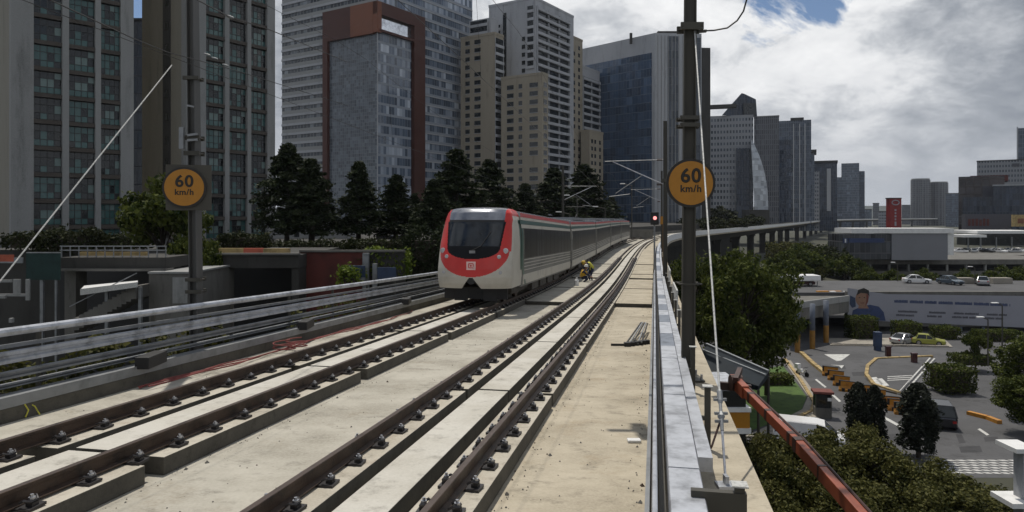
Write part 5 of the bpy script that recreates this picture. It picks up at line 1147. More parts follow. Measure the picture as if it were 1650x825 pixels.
for k in range(6):
    t0, t1 = k / 6 + .01, k / 6 + .10
    l0, l1 = a0.lerp(b0, t0), a0.lerp(b0, t1); r0, r1 = a1.lerp(b1, t0), a1.lerp(b1, t1); n = 9
    for j in range(n):
        u0, u1 = j / n, (j + .72) / n; s_ = Vector((.35 * 0, 0, 0)); mb.add([l0.lerp(r0, u0), l0.lerp(r0, u1), l1.lerp(r1, min(1, u1 + .06)), l1.lerp(r1, min(1, u0 + .06))], [(0, 1, 2, 3)])
struct('zebra_crossing', mb, 'paint')
mb = MB()
for (x, y, x2, y2, w) in ((1313, 612, 1329, 625, 3), (1337, 634, 1352, 648, 3.4), (1422, 674, 1452, 690, 5), (1575, 692, 1590, 702, 4), (1500, 618, 1512, 603, 2.2), (1395, 640, 1402, 644, 2)):
    quadmark(mb, [(x, y), (x + w, y - w * .35), (x2 + w, y2 - w * .35), (x2, y2)], .020)
quadmark(mb, [(1328, 571), (1370, 571), (1356, 581), (1348, 582)], .020); quadmark(mb, [(1338, 588), (1360, 589), (1356, 594), (1352, 590)], .020)
for k in range(5): quadmark(mb, [(1402 + 9 * k, 611 + 2 * k), (1412 + 9 * k, 610 + 2 * k), (1424 + 9 * k, 622 + 2 * k), (1414 + 9 * k, 623 + 2 * k)] if k < 2 else [(1430, 603 + 3 * k), (1470, 601 + 3 * k), (1470, 602 + 3 * k), (1430, 604 + 3 * k)], .165)
struct('road_markings', mb, 'paint')
mb = MB(); rr = random.Random(12)
for (x, y, w_, h_) in ((1345, 590, 16, 5), (1372, 600, 22, 6), (1430, 700, 26, 12), (1545, 720, 34, 9), (1470, 650, 14, 6), (1520, 612, 12, 5), (1395, 625, 14, 5), (1585, 705, 22, 6), (1540, 700, 9, 14)):
    quadmark(mb, [(x, y), (x + w_, y - 1.5 + rr.random()), (x + w_ + h_ * .5, y + h_), (x + h_ * .4, y + h_ + rr.random())], .015)
struct('road_patches', mb, mat('fresh dark asphalt patch', (0.042, 0.042, 0.045), 0.9, var=0.35, scale=0.8))
# orange and black street barriers in a row
def barrier(x, y, label, yaw=0.0):
    p = GP(x, y); t = thing('street_barrier', label, 'barrier', p, yaw, 'orange barriers along the median'); mb = MB()
    prof = [(-.32, 0), (-.32, .22), (-.14, .5), (-.10, .95), (.10, .95), (.14, .5), (.32, .22), (.32, 0)]; n = len(prof)
    mb.add([(-.75, u, v) for u, v in prof] + [(.75, u, v) for u, v in prof], [tuple(range(n))[::-1], tuple(range(n, 2 * n))] + [(i, (i + 1) % n, n + (i + 1) % n, n + i) for i in range(n)])
    obj('body', mb, 'orange_block', t, local=True); mb = MB()
    for k in (-.45, .05): mb.box(k, k + .26, -.36, .36, .04, .34)
    mb.box(-.77, .77, -.105, .105, .96, 1.02); mb.box(-.76, -.60, -.15, .15, .45, .97); obj('black_panel', mb, 'black', t, local=True); return t
bsp = [(1338, 606), (1347, 613), (1356, 622), (1366, 631), (1389, 637), (1412, 645), (1434, 657), (1446, 662), (1457, 668)]
order = ('first', 'second', 'third', 'fourth', 'fifth', 'sixth', 'seventh', 'eighth', 'ninth'); b0_ = None
for k, (x, y) in enumerate(bsp):
    lab = 'orange and black street barrier, %s of the row counted from the kerb end' % order[k]
    if b0_ is None: b0_ = barrier(x, y, lab, R(-35))
    else: dup(b0_, GP(x, y), R(-35) if k < 4 else R(-22), lab)
# kiosk
p = GP(1325, 672); kt = thing('street_kiosk', 'dark street kiosk with a reddish flat roof standing on the pavement', 'kiosk', p, R(-12)); mb = MB()
mb.box(-.62, .62, -.5, .5, 0, .85); obj('counter', mb, 'grey_conc', kt, local=True); mb = MB(); mb.box(-.58, .58, -.46, .46, .86, 1.95); obj('window', mb, 'glass_dark', kt, local=True); mb = MB()
for sx in (-1, 1):
    for sy in (-1, 1): mb.box(sx * .58 - .04, sx * .58 + .04, sy * .46 - .04, sy * .46 + .04, .85, 2.0)
obj('corner_post', mb, 'mast', kt, local=True); mb = MB(); mb.box(-.78, .78, -.65, .65, 2.0, 2.2); obj('roof', mb, 'brick_red', kt, local=True, bevel=.03); mb = MB(); mb.box(.3, .6, -.53, -.47, 1.45, 1.7); obj('notice', mb, 'white', kt, local=True)

# ------------------------------------------------------------------ vehicles (front towards -y, origin on the ground)
def loft(secs, mi=0, caps=True):
    mb = MB(); n = len(secs[0]); mb.add([p for s in secs for p in s], [(i * n + k, i * n + (k + 1) % n, (i + 1) * n + (k + 1) % n, (i + 1) * n + k) for i in range(len(secs) - 1) for k in range(n)] + ([tuple(range(n))[::-1], tuple((len(secs) - 1) * n + k for k in range(n))] if caps else []), mi); return mb
def vehicle(name, label, cat, paint, L=4.5, W=1.8, H=1.5, kind='car', group=None, simple=False):
    t = thing(name, label, cat, (0, 0, 0), 0, group); h = W / 2
    def sec(y, w_, z0, z1): return [(-w_, y, z0 + .08), (-w_ + .06, y, z0), (w_ - .06, y, z0), (w_, y, z0 + .08), (w_, y, z1 - .12), (w_ - .10, y, z1), (-w_ + .10, y, z1), (-w_, y, z1 - .12)]
    belt = .92 if kind == 'car' else 1.08 if kind == 'suv' else 1.15; f = -L / 2
    if kind == 'van': prof = [(0, .86, .35, .85), (.10, .95, .28, 1.0), (.55, 1, .25, 1.15), (L - .1, 1, .25, 1.2), (L, .97, .32, 1.15)]
    else: prof = [(0, .78, .36, .66), (.12, .90, .26, .76), (.6, .99, .22, belt - .12), (1.25, 1, .22, belt), (L - .8, 1, .22, belt + .02), (L - .15, .95, .26, belt - .02), (L, .86, .36, belt - .14)]
    obj('body', loft([sec(f + y, h * k, a, b) for y, k, a, b in prof]), paint, t, local=True, smooth=False, bevel=.0 if simple else .02)
    if kind == 'van': cab = [(.55, 1.16, .94), (1.35, H - .12, .90), (1.9, H - .01, .88), (L - .35, H, .90), (L - .03, H - .1, .92)]
    elif kind == 'suv': cab = [(1.15, belt - .02, .92), (1.95, H - .08, .78), (2.5, H, .78), (L - .6, H - .02, .78), (L - .12, belt, .88)]
    else: cab = [(1.15, belt - .03, .90), (1.95, H - .06, .72), (2.5, H, .70), (3.2, H - .03, .70), (L - .55, belt - .02, .86)]
    b0 = belt - .05; secs = []
    for y, z, k in cab: secs.append([(-h * .95, f + y, min(b0, z - .02)), (h * .95, f + y, min(b0, z - .02)), (h * k, f + y, z - .05), (h * (k - .08), f + y, z), (-h * (k - .08), f + y, z), (-h * k, f + y, z - .05)])
    g = obj('cabin_glass', loft(secs), 'glass_dark', t, local=True)
    mb = MB(); top = [(y, z, k) for y, z, k in cab][1:-1]
    mb2 = loft([[(-h * k, f + y, z - .045), (h * k, f + y, z - .045), (h * (k - .07), f + y, z + .015), (-h * (k - .07), f + y, z + .015)] for y, z, k in top]); obj('roof', mb2, paint, t, local=True)
    mb = MB(); 
    for s in (-1, 1):
        (y0, z0, k0), (y1, z1, k1) = cab[0], cab[1]; mb.bar((s * h * .93, f + y0, b0), (s * h * (k1 - .0), f + y1, z1 - .03), .07, .05); (y0, z0, k0), (y1, z1, k1) = cab[-1], cab[-2]; mb.bar((s * h * .93, f + y0, b0), (s * h * k1, f + y1, z1 - .03), .08, .07)
        yb = f + L * .56; kk = float(np.interp(L * .56, [c[0] for c in cab], [c[2] for c in cab])); zz = float(np.interp(L * .56, [c[0] for c in cab], [c[1] for c in cab])); mb.bar((s * h * .955, yb, b0), (s * (h * kk + .005), yb, zz - .03), .09, .03)
        if kind == 'van': mb.hexa([(s * h * .96 - .02, f + 1.9, 1.1), (s * h * .96 + .02, f + 1.9, 1.1), (s * h * .96 + .02, f + L - .3, 1.1), (s * h * .96 - .02, f + L - .3, 1.1), (s * h * .905 - .02, f + 1.9, H - .06), (s * h * .905 + .02, f + 1.9, H - .06), (s * h * .905 + .02, f + L - .3, H - .06), (s * h * .905 - .02, f + L - .3, H - .06)])
    obj('pillar', mb, paint, t, local=True)
    if not simple:
        r_ = .33 if kind == 'car' else .37
        for s in (-1, 1):
            for yy in (.82, L - .85):
                mb = MB(); mb.disc((s * (h - .10), f + yy, r_), r_, 20, (1, 0, 0), .22); wv = obj('wheel', mb, 'tyre', t, local=True); mb = MB(); mb.disc((s * (h + .012), f + yy, r_), r_ * .62, 14, (1, 0, 0), .02); obj('rim', mb, 'hub', wv, local=True)
            mb = MB(); mb.box(s * h * .60 - .17, s * h * .60 + .17, f - .01, f + .12, .58, .72) if kind != 'van' else mb.box(s * h * .72 - .16, s * h * .72 + .16, f - .01, f + .12, .66, .86); obj('headlight', mb, 'lamp', t, local=True)
            mb = MB(); mb.box(s * h * .72 - .13, s * h * .72 + .13, f + L - .10, f + L + .012, .66, .84); obj('tail_light', mb, 'tail', t, local=True)
            mb = MB(); mb.box(s * (h + .08) - .09, s * (h + .08) + .09, f + 1.45, f + 1.58, b0 + .02, b0 + .17); obj('mirror', mb, paint, t, local=True)
        mb = MB(); mb.box(-h * .5, h * .5, f - .015, f + .05, .40, .54); obj('grille', mb, 'black', t, local=True)
    return t
def park(v, px, py, yaw, lift=.03): v.location = GP(px, py, lift); v.rotation_euler = (0, 0, yaw); return v
park(vehicle('parked_van', 'white van with a long roof, half hidden by the trees under the orange boom', 'van', 'car_white', 4.7, 1.9, 1.95, 'van'), 1304, 722, R(68))
park(vehicle('sport_utility_car', 'big black car facing right beside the single dark cypress', 'car', 'car_black', 4.9, 1.95, 1.85, 'suv'), 1512, 682, R(158))
park(vehicle('parked_car', 'black car with pale roof box, half behind the single dark cypress', 'car', 'car_black', 4.6, 1.85, 1.75, 'suv'), 1478, 668, R(150))
park(vehicle('parked_car', 'pale silver car in front of the hedge under the banner, left of the yellow cab', 'car', 'car_silver', 4.4, 1.75, 1.45), 1458, 554, R(118))
park(vehicle('taxi_cab', 'bright yellow green cab in front of the hedge under the banner', 'taxi', 'car_yellow', 4.0, 1.7, 1.45), 1496, 556, R(62))
# scooter with rider box, white, on the near lane
p = GP(1293, 606); ms = thing('delivery_scooter', 'white scooter with rider on the lane beside the lawn', 'scooter', p, R(25)); mb = MB()
mb.tube([(0, .55, .28), (0, .3, .45), (0, -.15, .40), (0, -.5, .85)], (.14, .2, .12, .07), 8); mb.box(-.16, .16, .05, .6, .5, .72); obj('body', mb, 'white', ms, local=True)
for yy in (-.58, .6):
    mb = MB(); mb.disc((0, yy, .26), .26, 16, (1, 0, 0), .1); obj('wheel', mb, 'tyre', ms, local=True)
mb = MB(); mb.bar((-.32, -.45, .98), (.32, -.45, .98), .04, .04); mb.tube([(0, -.58, .26), (0, -.45, .98)], .03, 6); obj('handlebar', mb, 'black', ms, local=True)
mb = MB(); mb.box(-.24, .24, .42, .86, .74, 1.2); obj('cargo_box', mb, 'white', ms, local=True)

# ------------------------------------------------------------------ right-hand structures: ramp, banner wall, parking deck, billboard, mall canopy
ZD = ZZ(470, 108)
rw = thing('parking_deck', 'long low parking deck wall carrying the wide banner, with parked cars on top', 'parking deck', (*XY(1500, 108), -17.7)); D = 108
mb = MB(); mb.box(XY(1366, D)[0], 125, D, D + 1.0, ZZ(526, D), ZD); obj('front_wall', mb, 'grey_conc', rw)
mb = MB(); mb.box(XY(1250, D)[0], 125, D + 1.0, 129, ZD - .75, ZD - .25); obj('deck_slab', mb, 'asphalt', rw)
mb = MB()
for px in range(1366, 1720, 36): wbox(mb, px, px + 5, 526, 556, D + .3, .6)
obj('column', mb, 'col_blue', rw)
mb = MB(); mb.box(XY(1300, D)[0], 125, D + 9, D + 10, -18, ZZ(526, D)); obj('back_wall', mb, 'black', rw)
bn = thing('banner', 'long pale banner with a portrait and rows of lettering on the parking deck wall', 'banner', (*XY(1520, D), ZZ(520, D))); mb = MB()
mb.add([AT(1428, 474, D - .12), AT(1652, 477, D - .12), AT(1652, 528, D - .12), AT(1428, 518, D - .12)], [(0, 1, 2, 3)]); mb.add([AT(1366, 464, D - .12), AT(1428, 474, D - .12), AT(1428, 518, D - .12), AT(1366, 514, D - .12)], [(0, 1, 2, 3)])
mb2 = MB(); n = len(mb.v); mb.add([(x, y + .08, z) for x, y, z in mb.v], [tuple(reversed([i for i in f])) for f in mb.f]); obj('sheet', mb, 'banner', bn)
rr = random.Random(4); mb = MB(); x = 1446.0
def letters(mb, x0, x1, y0, h, slope, wmin, wmax, gapw, dens=1.0):
    x = x0
    while x < x1:
        wl_ = rr.uniform(wmin, wmax); e = min(x1, x + wl_); q = x
        while q < e:
            cw = rr.uniform(1.1, 1.9); yy = y0 + (q - x0) * slope; k = rr.choice((0, 1, 1, 2)); p = [AT(a, b, D - .135) for a, b in ((q, yy + h), (q + cw * .8, yy + h), (q + cw * .8, yy + (h * .25 if k == 0 else 0)), (q, yy + (0 if k != 2 else h * .25)))]
            mb.add(p, [(0, 1, 2, 3)]); q += cw
        x = e + gapw
letters(mb, 1441, 1628, 483, 4.6, .033, 18, 34, 3.2); obj('lettering', mb, 'ink_blue', bn)
mb = MB()
for (a, b) in ((1447, 1478), (1497, 1523), (1537, 1577), (1590, 1622)):
    letters(mb, a, b, 500 + (a - 1447) * .035, 3.2, .033, 12, 30, 1.6); letters(mb, a - 3, b - 6, 506 + (a - 1447) * .035, 3.2, .033, 8, 16, 2)
obj('lettering', mb, 'ink_grey', bn)
mb = MB()                                               # portrait: a plain smiling figure in a navy jacket printed on the banner
def poly(mb, pts, mi, off): mb.add([AT(x, y, D - off) for x, y in pts], [tuple(range(len(pts)))], mi)
poly(mb, [(1372, 514), (1374, 500), (1388, 494), (1402, 491), (1416, 494), (1424, 503), (1427, 517)], 0, .14)
poly(mb, [(1370, 476), (1378, 480), (1379, 494), (1373, 496), (1369, 490)], 3, .141)
poly(mb, [(1381 + 10.5 * math.cos(a) + 8, 481 + 13 * math.sin(a)) for a in np.linspace(0, 2 * math.pi, 18)[:-1]], 1, .150); poly(mb, [(1384, 490), (1396, 490), (1400, 497), (1383, 497)], 1, .146)
poly(mb, [(1380, 476), (1383, 467), (1392, 464), (1400, 468), (1401, 478), (1397, 473), (1387, 472)], 2, .155); poly(mb, [(1386, 487.6), (1393, 487.6), (1392, 488.8), (1387, 488.8)], 5, .158)
for ex in (1385, 1393): poly(mb, [(ex - 1.3, 479), (ex + 1.3, 479), (ex + 1.3, 480.2), (ex - 1.3, 480.2)], 2, .158)
poly(mb, [(1396, 470), (1400, 478), (1398, 488), (1394, 494), (1396, 484)], 5, .153)
obj('portrait', mb, ['ink_blue', 'skin', 'sign_black', 'blue_panel', 'white', 'brick_red'], bn)
# cars on the parking deck
CGp = 'cars on the parking deck'; zdk = ZD - .24
v0 = vehicle('parked_car', 'white car on the parking deck above the banner', 'car', 'car_white', 4.4, 1.78, 1.5, 'car', CGp); x, y = XY(1477, 124); v0.location = (x, y, zdk); v0.rotation_euler = (0, 0, R(75))
for (px, d, m, lab, yw) in ((1531, 122, 'car_blue', 'grey blue car on the parking deck, second from the left', 15), (1583, 121, 'car_silver', 'silver car on the parking deck by the lamp post', 150), (1290, 120, 'car_dark', 'dark red car on the ramp beside the big tree', 80)):
    v = vehicle('parked_car', lab, 'car', m, 4.4, 1.78, 1.5, 'car', CGp); x, y = XY(px, d); v.location = (x, y, zdk); v.rotation_euler = (0, 0, R(yw))
for (a, b, lab) in ((1541, 1570, 'pale concrete block between the grey blue and silver cars'), (1600, 1632, 'pale concrete block right of the silver car')):
    mb = MB(); x0, x1 = XY(a, 123)[0], XY(b, 123)[0]; mb.box(x0, x1, 123, 124.5, zdk, zdk + .95); mb.box(x0 + .1, x1 - .1, 123.1, 124.4, zdk + .95, zdk + 1.0); tag(obj('concrete_block', mb, 'pave', bevel=.05), lab, 'concrete block', 'blocks on the parking deck')
# ramp at the left of the banner, with barriers, a bus-stop canopy and striped columns
rp = thing('road_ramp', 'grey concrete road ramp on striped columns left of the banner', 'road ramp', (*XY(1320, 104), -17.6)); mb = MB()
a = [AT(1262, 497, 92), AT(1368, 482, 104), AT(1368, 470, 116), AT(1255, 470, 116)]; h = Vector((0, 0, -1.9)); mb.hexa([p + h for p in a] + a); obj('deck_slab', mb, 'grey_conc', rp)
mb = MB(); mb.hexa([a[0] + Vector((0, -.15, -.3)), a[1] + Vector((0, -.15, -.3)), a[1] + Vector((0, .2, -.3)), a[0] + Vector((0, .2, -.3)), a[0] + Vector((0, -.15, .55)), a[1] + Vector((0, -.15, .55)), a[1] + Vector((0, .2, .55)), a[0] + Vector((0, .2, .55))]); obj('parapet', mb, 'pale_conc', rp)
for (px, yb, yt) in ((1285, 568, 508), (1309, 562, 502), (1331, 552, 496)):
    q = GP(px, yb); r_ = 4.2 / FPX * q.y; zt = ZZ(yt, q.y); mb = MB(); mb.tube([(q.x, q.y, q.z), (q.x, q.y, q.z + (zt - q.z) * .5)], r_, 14, 1, False); mb.tube([(q.x, q.y, q.z + (zt - q.z) * .5), (q.x, q.y, zt + 1.0)], r_, 14, 0); obj('striped_column', mb, ['col_blue', 'col_orange'], rp, smooth=True)
for (px, d, lab) in ((1325, 110, 'orange plastic barrier on the ramp, left of two'), (1346, 111, 'orange plastic barrier on the ramp, right of two')):
    x, y = XY(px, d); zz = ZZ(478, d); mb = MB(); mb.prism([(x - .9, y - .3), (x + .9, y - .3), (x + .9, y + .3), (x - .9, y + .3)], zz - .1, zz + .9); mb.prism([(x - .95, y - .35), (x + .95, y - .35), (x + .95, y + .35), (x - .95, y + .35)], zz + .4, zz + .52); tag(obj('street_barrier', mb, 'orange_block', bevel=.06), lab, 'barrier', 'orange barriers on the ramp')
    mb = MB(); mb.box(x + 1.2, x + 2.0, y - .3, y + .3, zz - .1, zz + .85); mb.box(x + 1.15, x + 2.05, y - .34, y + .34, zz + .3, zz + .4); tag(obj('street_barrier', mb, 'white', bevel=.06), lab.replace('orange', 'white'), 'barrier', 'white barriers on the ramp')
cn = thing('bus_shelter', 'white flat-roofed shelter on the ramp beside the big tree', 'shelter', (*XY(1293, 118), ZZ(480, 118))); mb = MB(); wbox(mb, 1258, 1323, 444, 453, 118, 3.2); obj('roof', mb, 'white', cn, bevel=.1); mb = MB()
for px in (1268, 1292, 1317): c_ = AT(px, 453, 119.5); mb.tube([(c_.x, c_.y, c_.z), (c_.x, c_.y, ZZ(478, 118))], .07, 6)
obj('post', mb, 'galv_dull', cn)
# low parking building with open storeys and the blank billboard on it
pk = thing('parking_building', 'low grey parking building with dark open storeys behind the parking deck', 'parking building', (*XY(1480, 190), -18)); d = 190; mb = MB()
for (y0, y1) in ((418, 426), (437, 443), (456, 462)): wbox(mb, 1366, 1720, y0, y1, d, 26)
obj('floor_slab', mb, 'grey_conc', pk); mb = MB()
for px in range(1370, 1720, 31): wbox(mb, px, px + 3, 420, 468, d + .5, .6)
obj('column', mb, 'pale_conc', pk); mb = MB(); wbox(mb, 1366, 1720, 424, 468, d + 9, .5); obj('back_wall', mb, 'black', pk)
bb = thing('billboard', 'big blank grey billboard box standing on the parking building', 'billboard', (*XY(1475, 186), ZZ(420, 186))); d = 186
mb = MB(); wbox(mb, 1437, 1527, 372, 419, d, 9.0); obj('blank_face', mb, 'board_grey', bb); mb = MB(); wbox(mb, 1372, 1537, 368, 376, d - .3, 9.8); wbox(mb, 1527.2, 1537, 376.2, 411, d + .4, 9); obj('white_frame', mb, 'white', bb)
mb = MB(); wbox(mb, 1356, 1436.6, 377, 418, d + .4, 8); obj('glazed_face', mb, curtain('shopfront glazing', (.055, .06, .07), (.09, .09, .10), (.08, .09, .10), 1.4, 3.0, .12, .25), bb, uv=True)
mb = MB(); wbox(mb, 1368, 1425, 384, 391, d + .1, .28); wbox(mb, 1359, 1366, 384, 392, d + .1, .28); obj('sign_strip', mb, 'ink_blue', bb); mb = MB(); wbox(mb, 1361.5, 1363.5, 385, 391, d, .09); obj('sign_mark', mb, 'white', bb)
# red pylon sign
ry = thing('pylon_sign', 'tall dark red pylon sign with a pale vertical strip and emblem', 'pylon sign', (*XY(1443, 230), -10)); d = 230; mb = MB(); wbox(mb, 1434, 1452.5, 320, 372, d, 2.4); obj('column', mb, 'red_pylon', ry); mb = MB(); wbox(mb, 1433.4, 1453.1, 318.6, 320, d - .15, 2.7); obj('cap', mb, 'black', ry)
mb = MB(); 
for (a, b, y0, y1) in ((1441.5, 1444.5, 337, 340), (1441.8, 1444.2, 342, 345), (1441.5, 1444.5, 347, 350), (1441.8, 1444.2, 352, 355), (1441.5, 1444.5, 357, 364)): wbox(mb, a, b, y0, y1, d - .06, .05)
obj('vertical_lettering', mb, 'banner', ry); mb = MB(); c_ = AT(1443, 326.5, d - .05); mb.tube([(c_.x + 1.15 * math.cos(a), c_.y, c_.z + .75 * math.sin(a)) for a in np.linspace(0, 2 * math.pi, 18)], .18, 5); obj('emblem', mb, 'banner', ry)
# mall canopy with bright edges, sign boards, parked cars in rows
mc = thing('mall_canopy', 'flat mall canopy with bright white roof edges at the right', 'canopy', (*XY(1610, 290), -14)); d = 290; mb = MB(); wbox(mb, 1575, 1690, 372, 376.5, d, 22); wbox(mb, 1553, 1590, 378.5, 382.5, d - 6, 12); obj('white_roof', mb, 'white', mc); mb = MB(); wbox(mb, 1556, 1690, 376.6, 395, d + 8, 6); obj('shadowed_front', mb, 'glass_dark', mc); mb = MB()
for px in (1560, 1580, 1605, 1630, 1655): wbox(mb, px, px + 1.5, 382, 412, d + 2, .5)
obj('column', mb, 'galv_dull', mc)
ms_ = thing('mall_sign', 'wide dark sign board with red lettering over the mall canopy', 'sign board', (*XY(1595, 330), -6)); d = 330; mb = MB(); wbox(mb, 1556, 1630, 345, 370, d, 3); obj('board', mb, 'ink_grey', ms_); mb = MB(); rr = random.Random(9)
for px in range(1560, 1596, 6): wbox(mb, px, px + 4, 352 + rr.random() * 2, 364, d - .1, .09)
obj('lettering', mb, 'maroon', ms_)
ym = thing('advert_panel', 'small yellowish advert panel at the right edge by the mall sign', 'advert panel', (*XY(1645, 320), -6)); d = 320; mb = MB(); wbox(mb, 1632, 1664, 346, 365, d, 1); obj('panel', mb, 'kerb_yellow', ym); mb = MB(); wbox(mb, 1640, 1650, 352, 360, d - .1, .09); obj('picture', mb, 'corten_lit', ym)
mv = [vehicle('parked_car', 'small parked car in the far rows before the mall canopy', 'car', m, 4.4, 1.78, 1.5, 'car', 'far parked cars at the mall', True) for m in ('car_white', 'car_black', 'car_silver')]
pl = thing('upper_car_park', 'flat upper car park in front of the mall canopy', 'car park', (*XY(1600, 250), -14)); mb = MB(); wbox(mb, 1520, 1720, 411, 416, 222, 60); obj('slab', mb, 'grey_conc', pl); zz = ZZ(411, 222)
for k, (px, d) in enumerate(((1548, 236), (1559, 238), (1568, 236), (1580, 240), (1591, 236), (1604, 238), (1612, 236), (1624, 240), (1634, 236), (1643, 238))):
    x, y = XY(px, d); o = mv[k] if k < 3 else copy_tree(mv[(k * 7) % 3]); o.location = (x, y, zz + .02); o.rotation_euler = (0, 0, R((80, 15, 160, 95, 30)[k % 5])); o['group'] = 'far parked cars at the mall'
# street lamps and poles
def lamp(label, px, yt, yb, d, arm=1.2, flip=1):
    c_ = AT(px, yt, d); zb = ZZ(yb, d); t = thing('street_lamp', label, 'street lamp', (c_.x, d, zb), 0, 'street lamps'); mb = MB(); mb.tube([(c_.x, d, zb), (c_.x, d, c_.z)], (.09, .06), 7); mb.tube([(c_.x, d, c_.z), (c_.x - flip * arm, d, c_.z + .25)], .045, 6); obj('pole', mb, 'mast', t)
    mb = MB(); mb.box(c_.x - flip * arm - .45, c_.x - flip * arm + .25, d - .18, d + .18, c_.z + .20, c_.z + .32); obj('lamp_head', mb, 'white', t, bevel=.04); return t
lamp('pale street lamp above the middle coaches of the train', 975, 336, 385, 96); lamp('pale street lamp above the front coach of the train', 930, 318, 385, 88); lamp('tall street lamp left of the far mast, over the train tail', 1018, 299, 385, 100); lamp('low street lamp just above the train roof', 918, 345, 385, 84)
for (px, yt, yb, d, lab) in ((1571, 432, 470, 122, 'street lamp on the parking deck beside the silver car'), (1592, 515, 590, 74, 'dark thin street lamp in front of the right trees'), (1615, 492, 600, 76, 'tall dark street lamp before the banner at the right'), (1446, 425, 470, 128, 'street lamp behind the parking deck wall')): lamp(lab, px, yt, yb, d, .7)
# blue pay box and red posts on the street
p = GP(1414, 565); mb = MB(); mb.box(p.x - .35, p.x + .35, p.y - .3, p.y + .3, p.z, p.z + .5); mb.box(p.x - .42, p.x + .42, p.y - .36, p.y + .36, p.z + .5, p.z + 2.4); tag(obj('info_totem', mb, 'blue_panel', bevel=.04), 'blue information totem on the far median', 'totem')
for (px, py, lab) in ((1431, 574, 'short dark red bollard box on the median right of the blue totem'), (1473, 586, 'dark red post on the traffic island')):
    p = GP(px, py); mb = MB(); mb.box(p.x - .28, p.x + .28, p.y - .22, p.y + .22, p.z, p.z + 1.1); mb.box(p.x - .32, p.x + .32, p.y - .26, p.y + .26, p.z + 1.1, p.z + 1.25); tag(obj('red_post', mb, 'car_dark', bevel=.03), lab, 'post', 'dark red posts')
# white capped post in the corner, and the shed roof below the deck
d = 30; wp = thing('white_post', 'white square post with two projecting caps in the bottom right corner', 'post', (*XY(1650, d), G(d))); mb = MB(); wbox(mb, 1649, 1668, 731, 812, d, .6); wbox(mb, 1649, 1668, 820, 900, d, .6); obj('shaft', mb, 'white_wall', wp); mb = MB(); wbox(mb, 1638, 1675, 724, 731, d - .35, 1.3); obj('cap', mb, 'white', wp); mb = MB(); wbox(mb, 1632, 1675, 812, 820, d - .4, 1.4); obj('cap', mb, 'white', wp)
rs = thing('shed_roof', 'dark blue corrugated shed roof with two pale ridges between the deck and the big tree', 'shed', (*XY(1190, 42), G(42))); mb = MB(); a = [AT(1138, 556, 42), AT(1238, 600, 38), AT(1222, 622, 36), AT(1120, 590, 40)]; h = Vector((0, 0, -.25)); mb.hexa([p + h for p in a] + a); obj('roof', mb, 'shed_blue', rs); mb = MB(); mb.bar(a[0] + Vector((0, 0, .06)), a[1] + Vector((0, 0, .06)), .16, .12); mb.bar(a[0].lerp(a[3], .3) + Vector((0, 0, .06)), a[1].lerp(a[2], .3) + Vector((0, 0, .06)), .12, .1); obj('ridge', mb, 'galv_dull', rs)
mb = MB()
for p in a: mb.tube([(p.x, p.y, G(p.y)), (p.x, p.y, p.z - .2)], .07, 6)
obj('post', mb, 'mast', rs)
tk = thing('parked_truck', 'parked truck with an amber side panel seen just past the ledge', 'truck', (*XY(1185, 33), G(33))); x, y = XY(1196, 33); z = ZZ(690, 33); mb = MB(); mb.box(x - 2.6, x + .35, y, y + 4.4, z, z + .75); obj('amber_panel', mb, 'sign_face', tk); mb = MB(); mb.box(x - 2.6, x + .40, y - .05, y + 4.5, z + .75, z + .95); mb.box(x - 2.6, x + .40, y - .05, y + 4.5, z - .25, z); obj('white_rail', mb, 'white', tk); mb = MB(); mb.box(x - 2.5, x + .2, y + .1, y + 4.3, z + .95, z + 1.7); mb.box(x - 2.5, x + .2, y + .1, y + 4.3, G(33) + .5, z - .25); obj('cab', mb, 'car_black', tk)
for yy in (.9, 3.5):
    mb = MB(); mb.disc((x + .2, y + yy, G(33) + .48), .48, 16, (1, 0, 0), .3); obj('wheel', mb, 'tyre', tk)
mb = MB(); mb.box(x - 2.4, x + .3, y + .4, y + 3.6, z + 1.72, z + 1.8); obj('roof_sheet', mb, 'galv', tk)

# ------------------------------------------------------------------ orange boom beside the deck
bm = thing('lift_boom', 'long orange red telescopic lift boom slanting past the deck edge', 'lift boom', AT(1290, 715, 12)); A_, B_ = AT(1199, 630, 14.6), AT(1285, 716, 11.8); Cc = AT(1402, 850, 9.2)
dirb = (B_ - A_).normalized(); far_end = Cc + (Cc - B_).normalized() * 6
def boxbar(a, b, w, h, m, nm, parent=bm, bevel=.012): mb = MB(); mb.bar(a, b, w, h); return obj(nm, mb, m, parent, bevel=bevel)
boxbar(A_, B_, .105, .19, 'boom', 'inner_section'); o1 = boxbar(B_ - dirb * .05, far_end, .125, .215, 'boom', 'outer_section'); boxbar(B_ - dirb * .06, B_ + dirb * .10, .145, .235, 'boom_dark', 'collar')
sd_ = Vector((.14, 0, .14)); mb = MB(); mb.tube([A_ + Vector((.075, 0, .085)), B_ + Vector((.085, 0, .105)), far_end + Vector((.085, 0, .11))], .022, 6); obj('hose', mb, 'boom_dark', bm)
boxbar(A_ - dirb * .75, A_ + dirb * .1, .15, .26, 'boom', 'head'); mb = MB()
for k in (.15, .5, .9): q = A_.lerp(B_, k); mb.bar(q - dirb * .06, q + dirb * .06, .112, .197)
for k in (.12, .3, .5): q = B_.lerp(far_end, k); mb.bar(q - dirb * .03, q + dirb * .03, .132, .222)
obj('wear_pad', mb, 'boom_dark', bm)
mb = MB(); c_ = A_ - dirb * .55; mb.disc(c_, .17, 14, (1, 0, 0), .24); mb.bar(c_ + Vector((-.3, .2, -.1)), c_ + Vector((.35, .1, -.15)), .12, .16); mb.bar(c_ + Vector((-.1, -.3, .12)), c_ + Vector((.2, .35, .2)), .1, .12); obj('pivot', mb, 'boom_dark', bm)
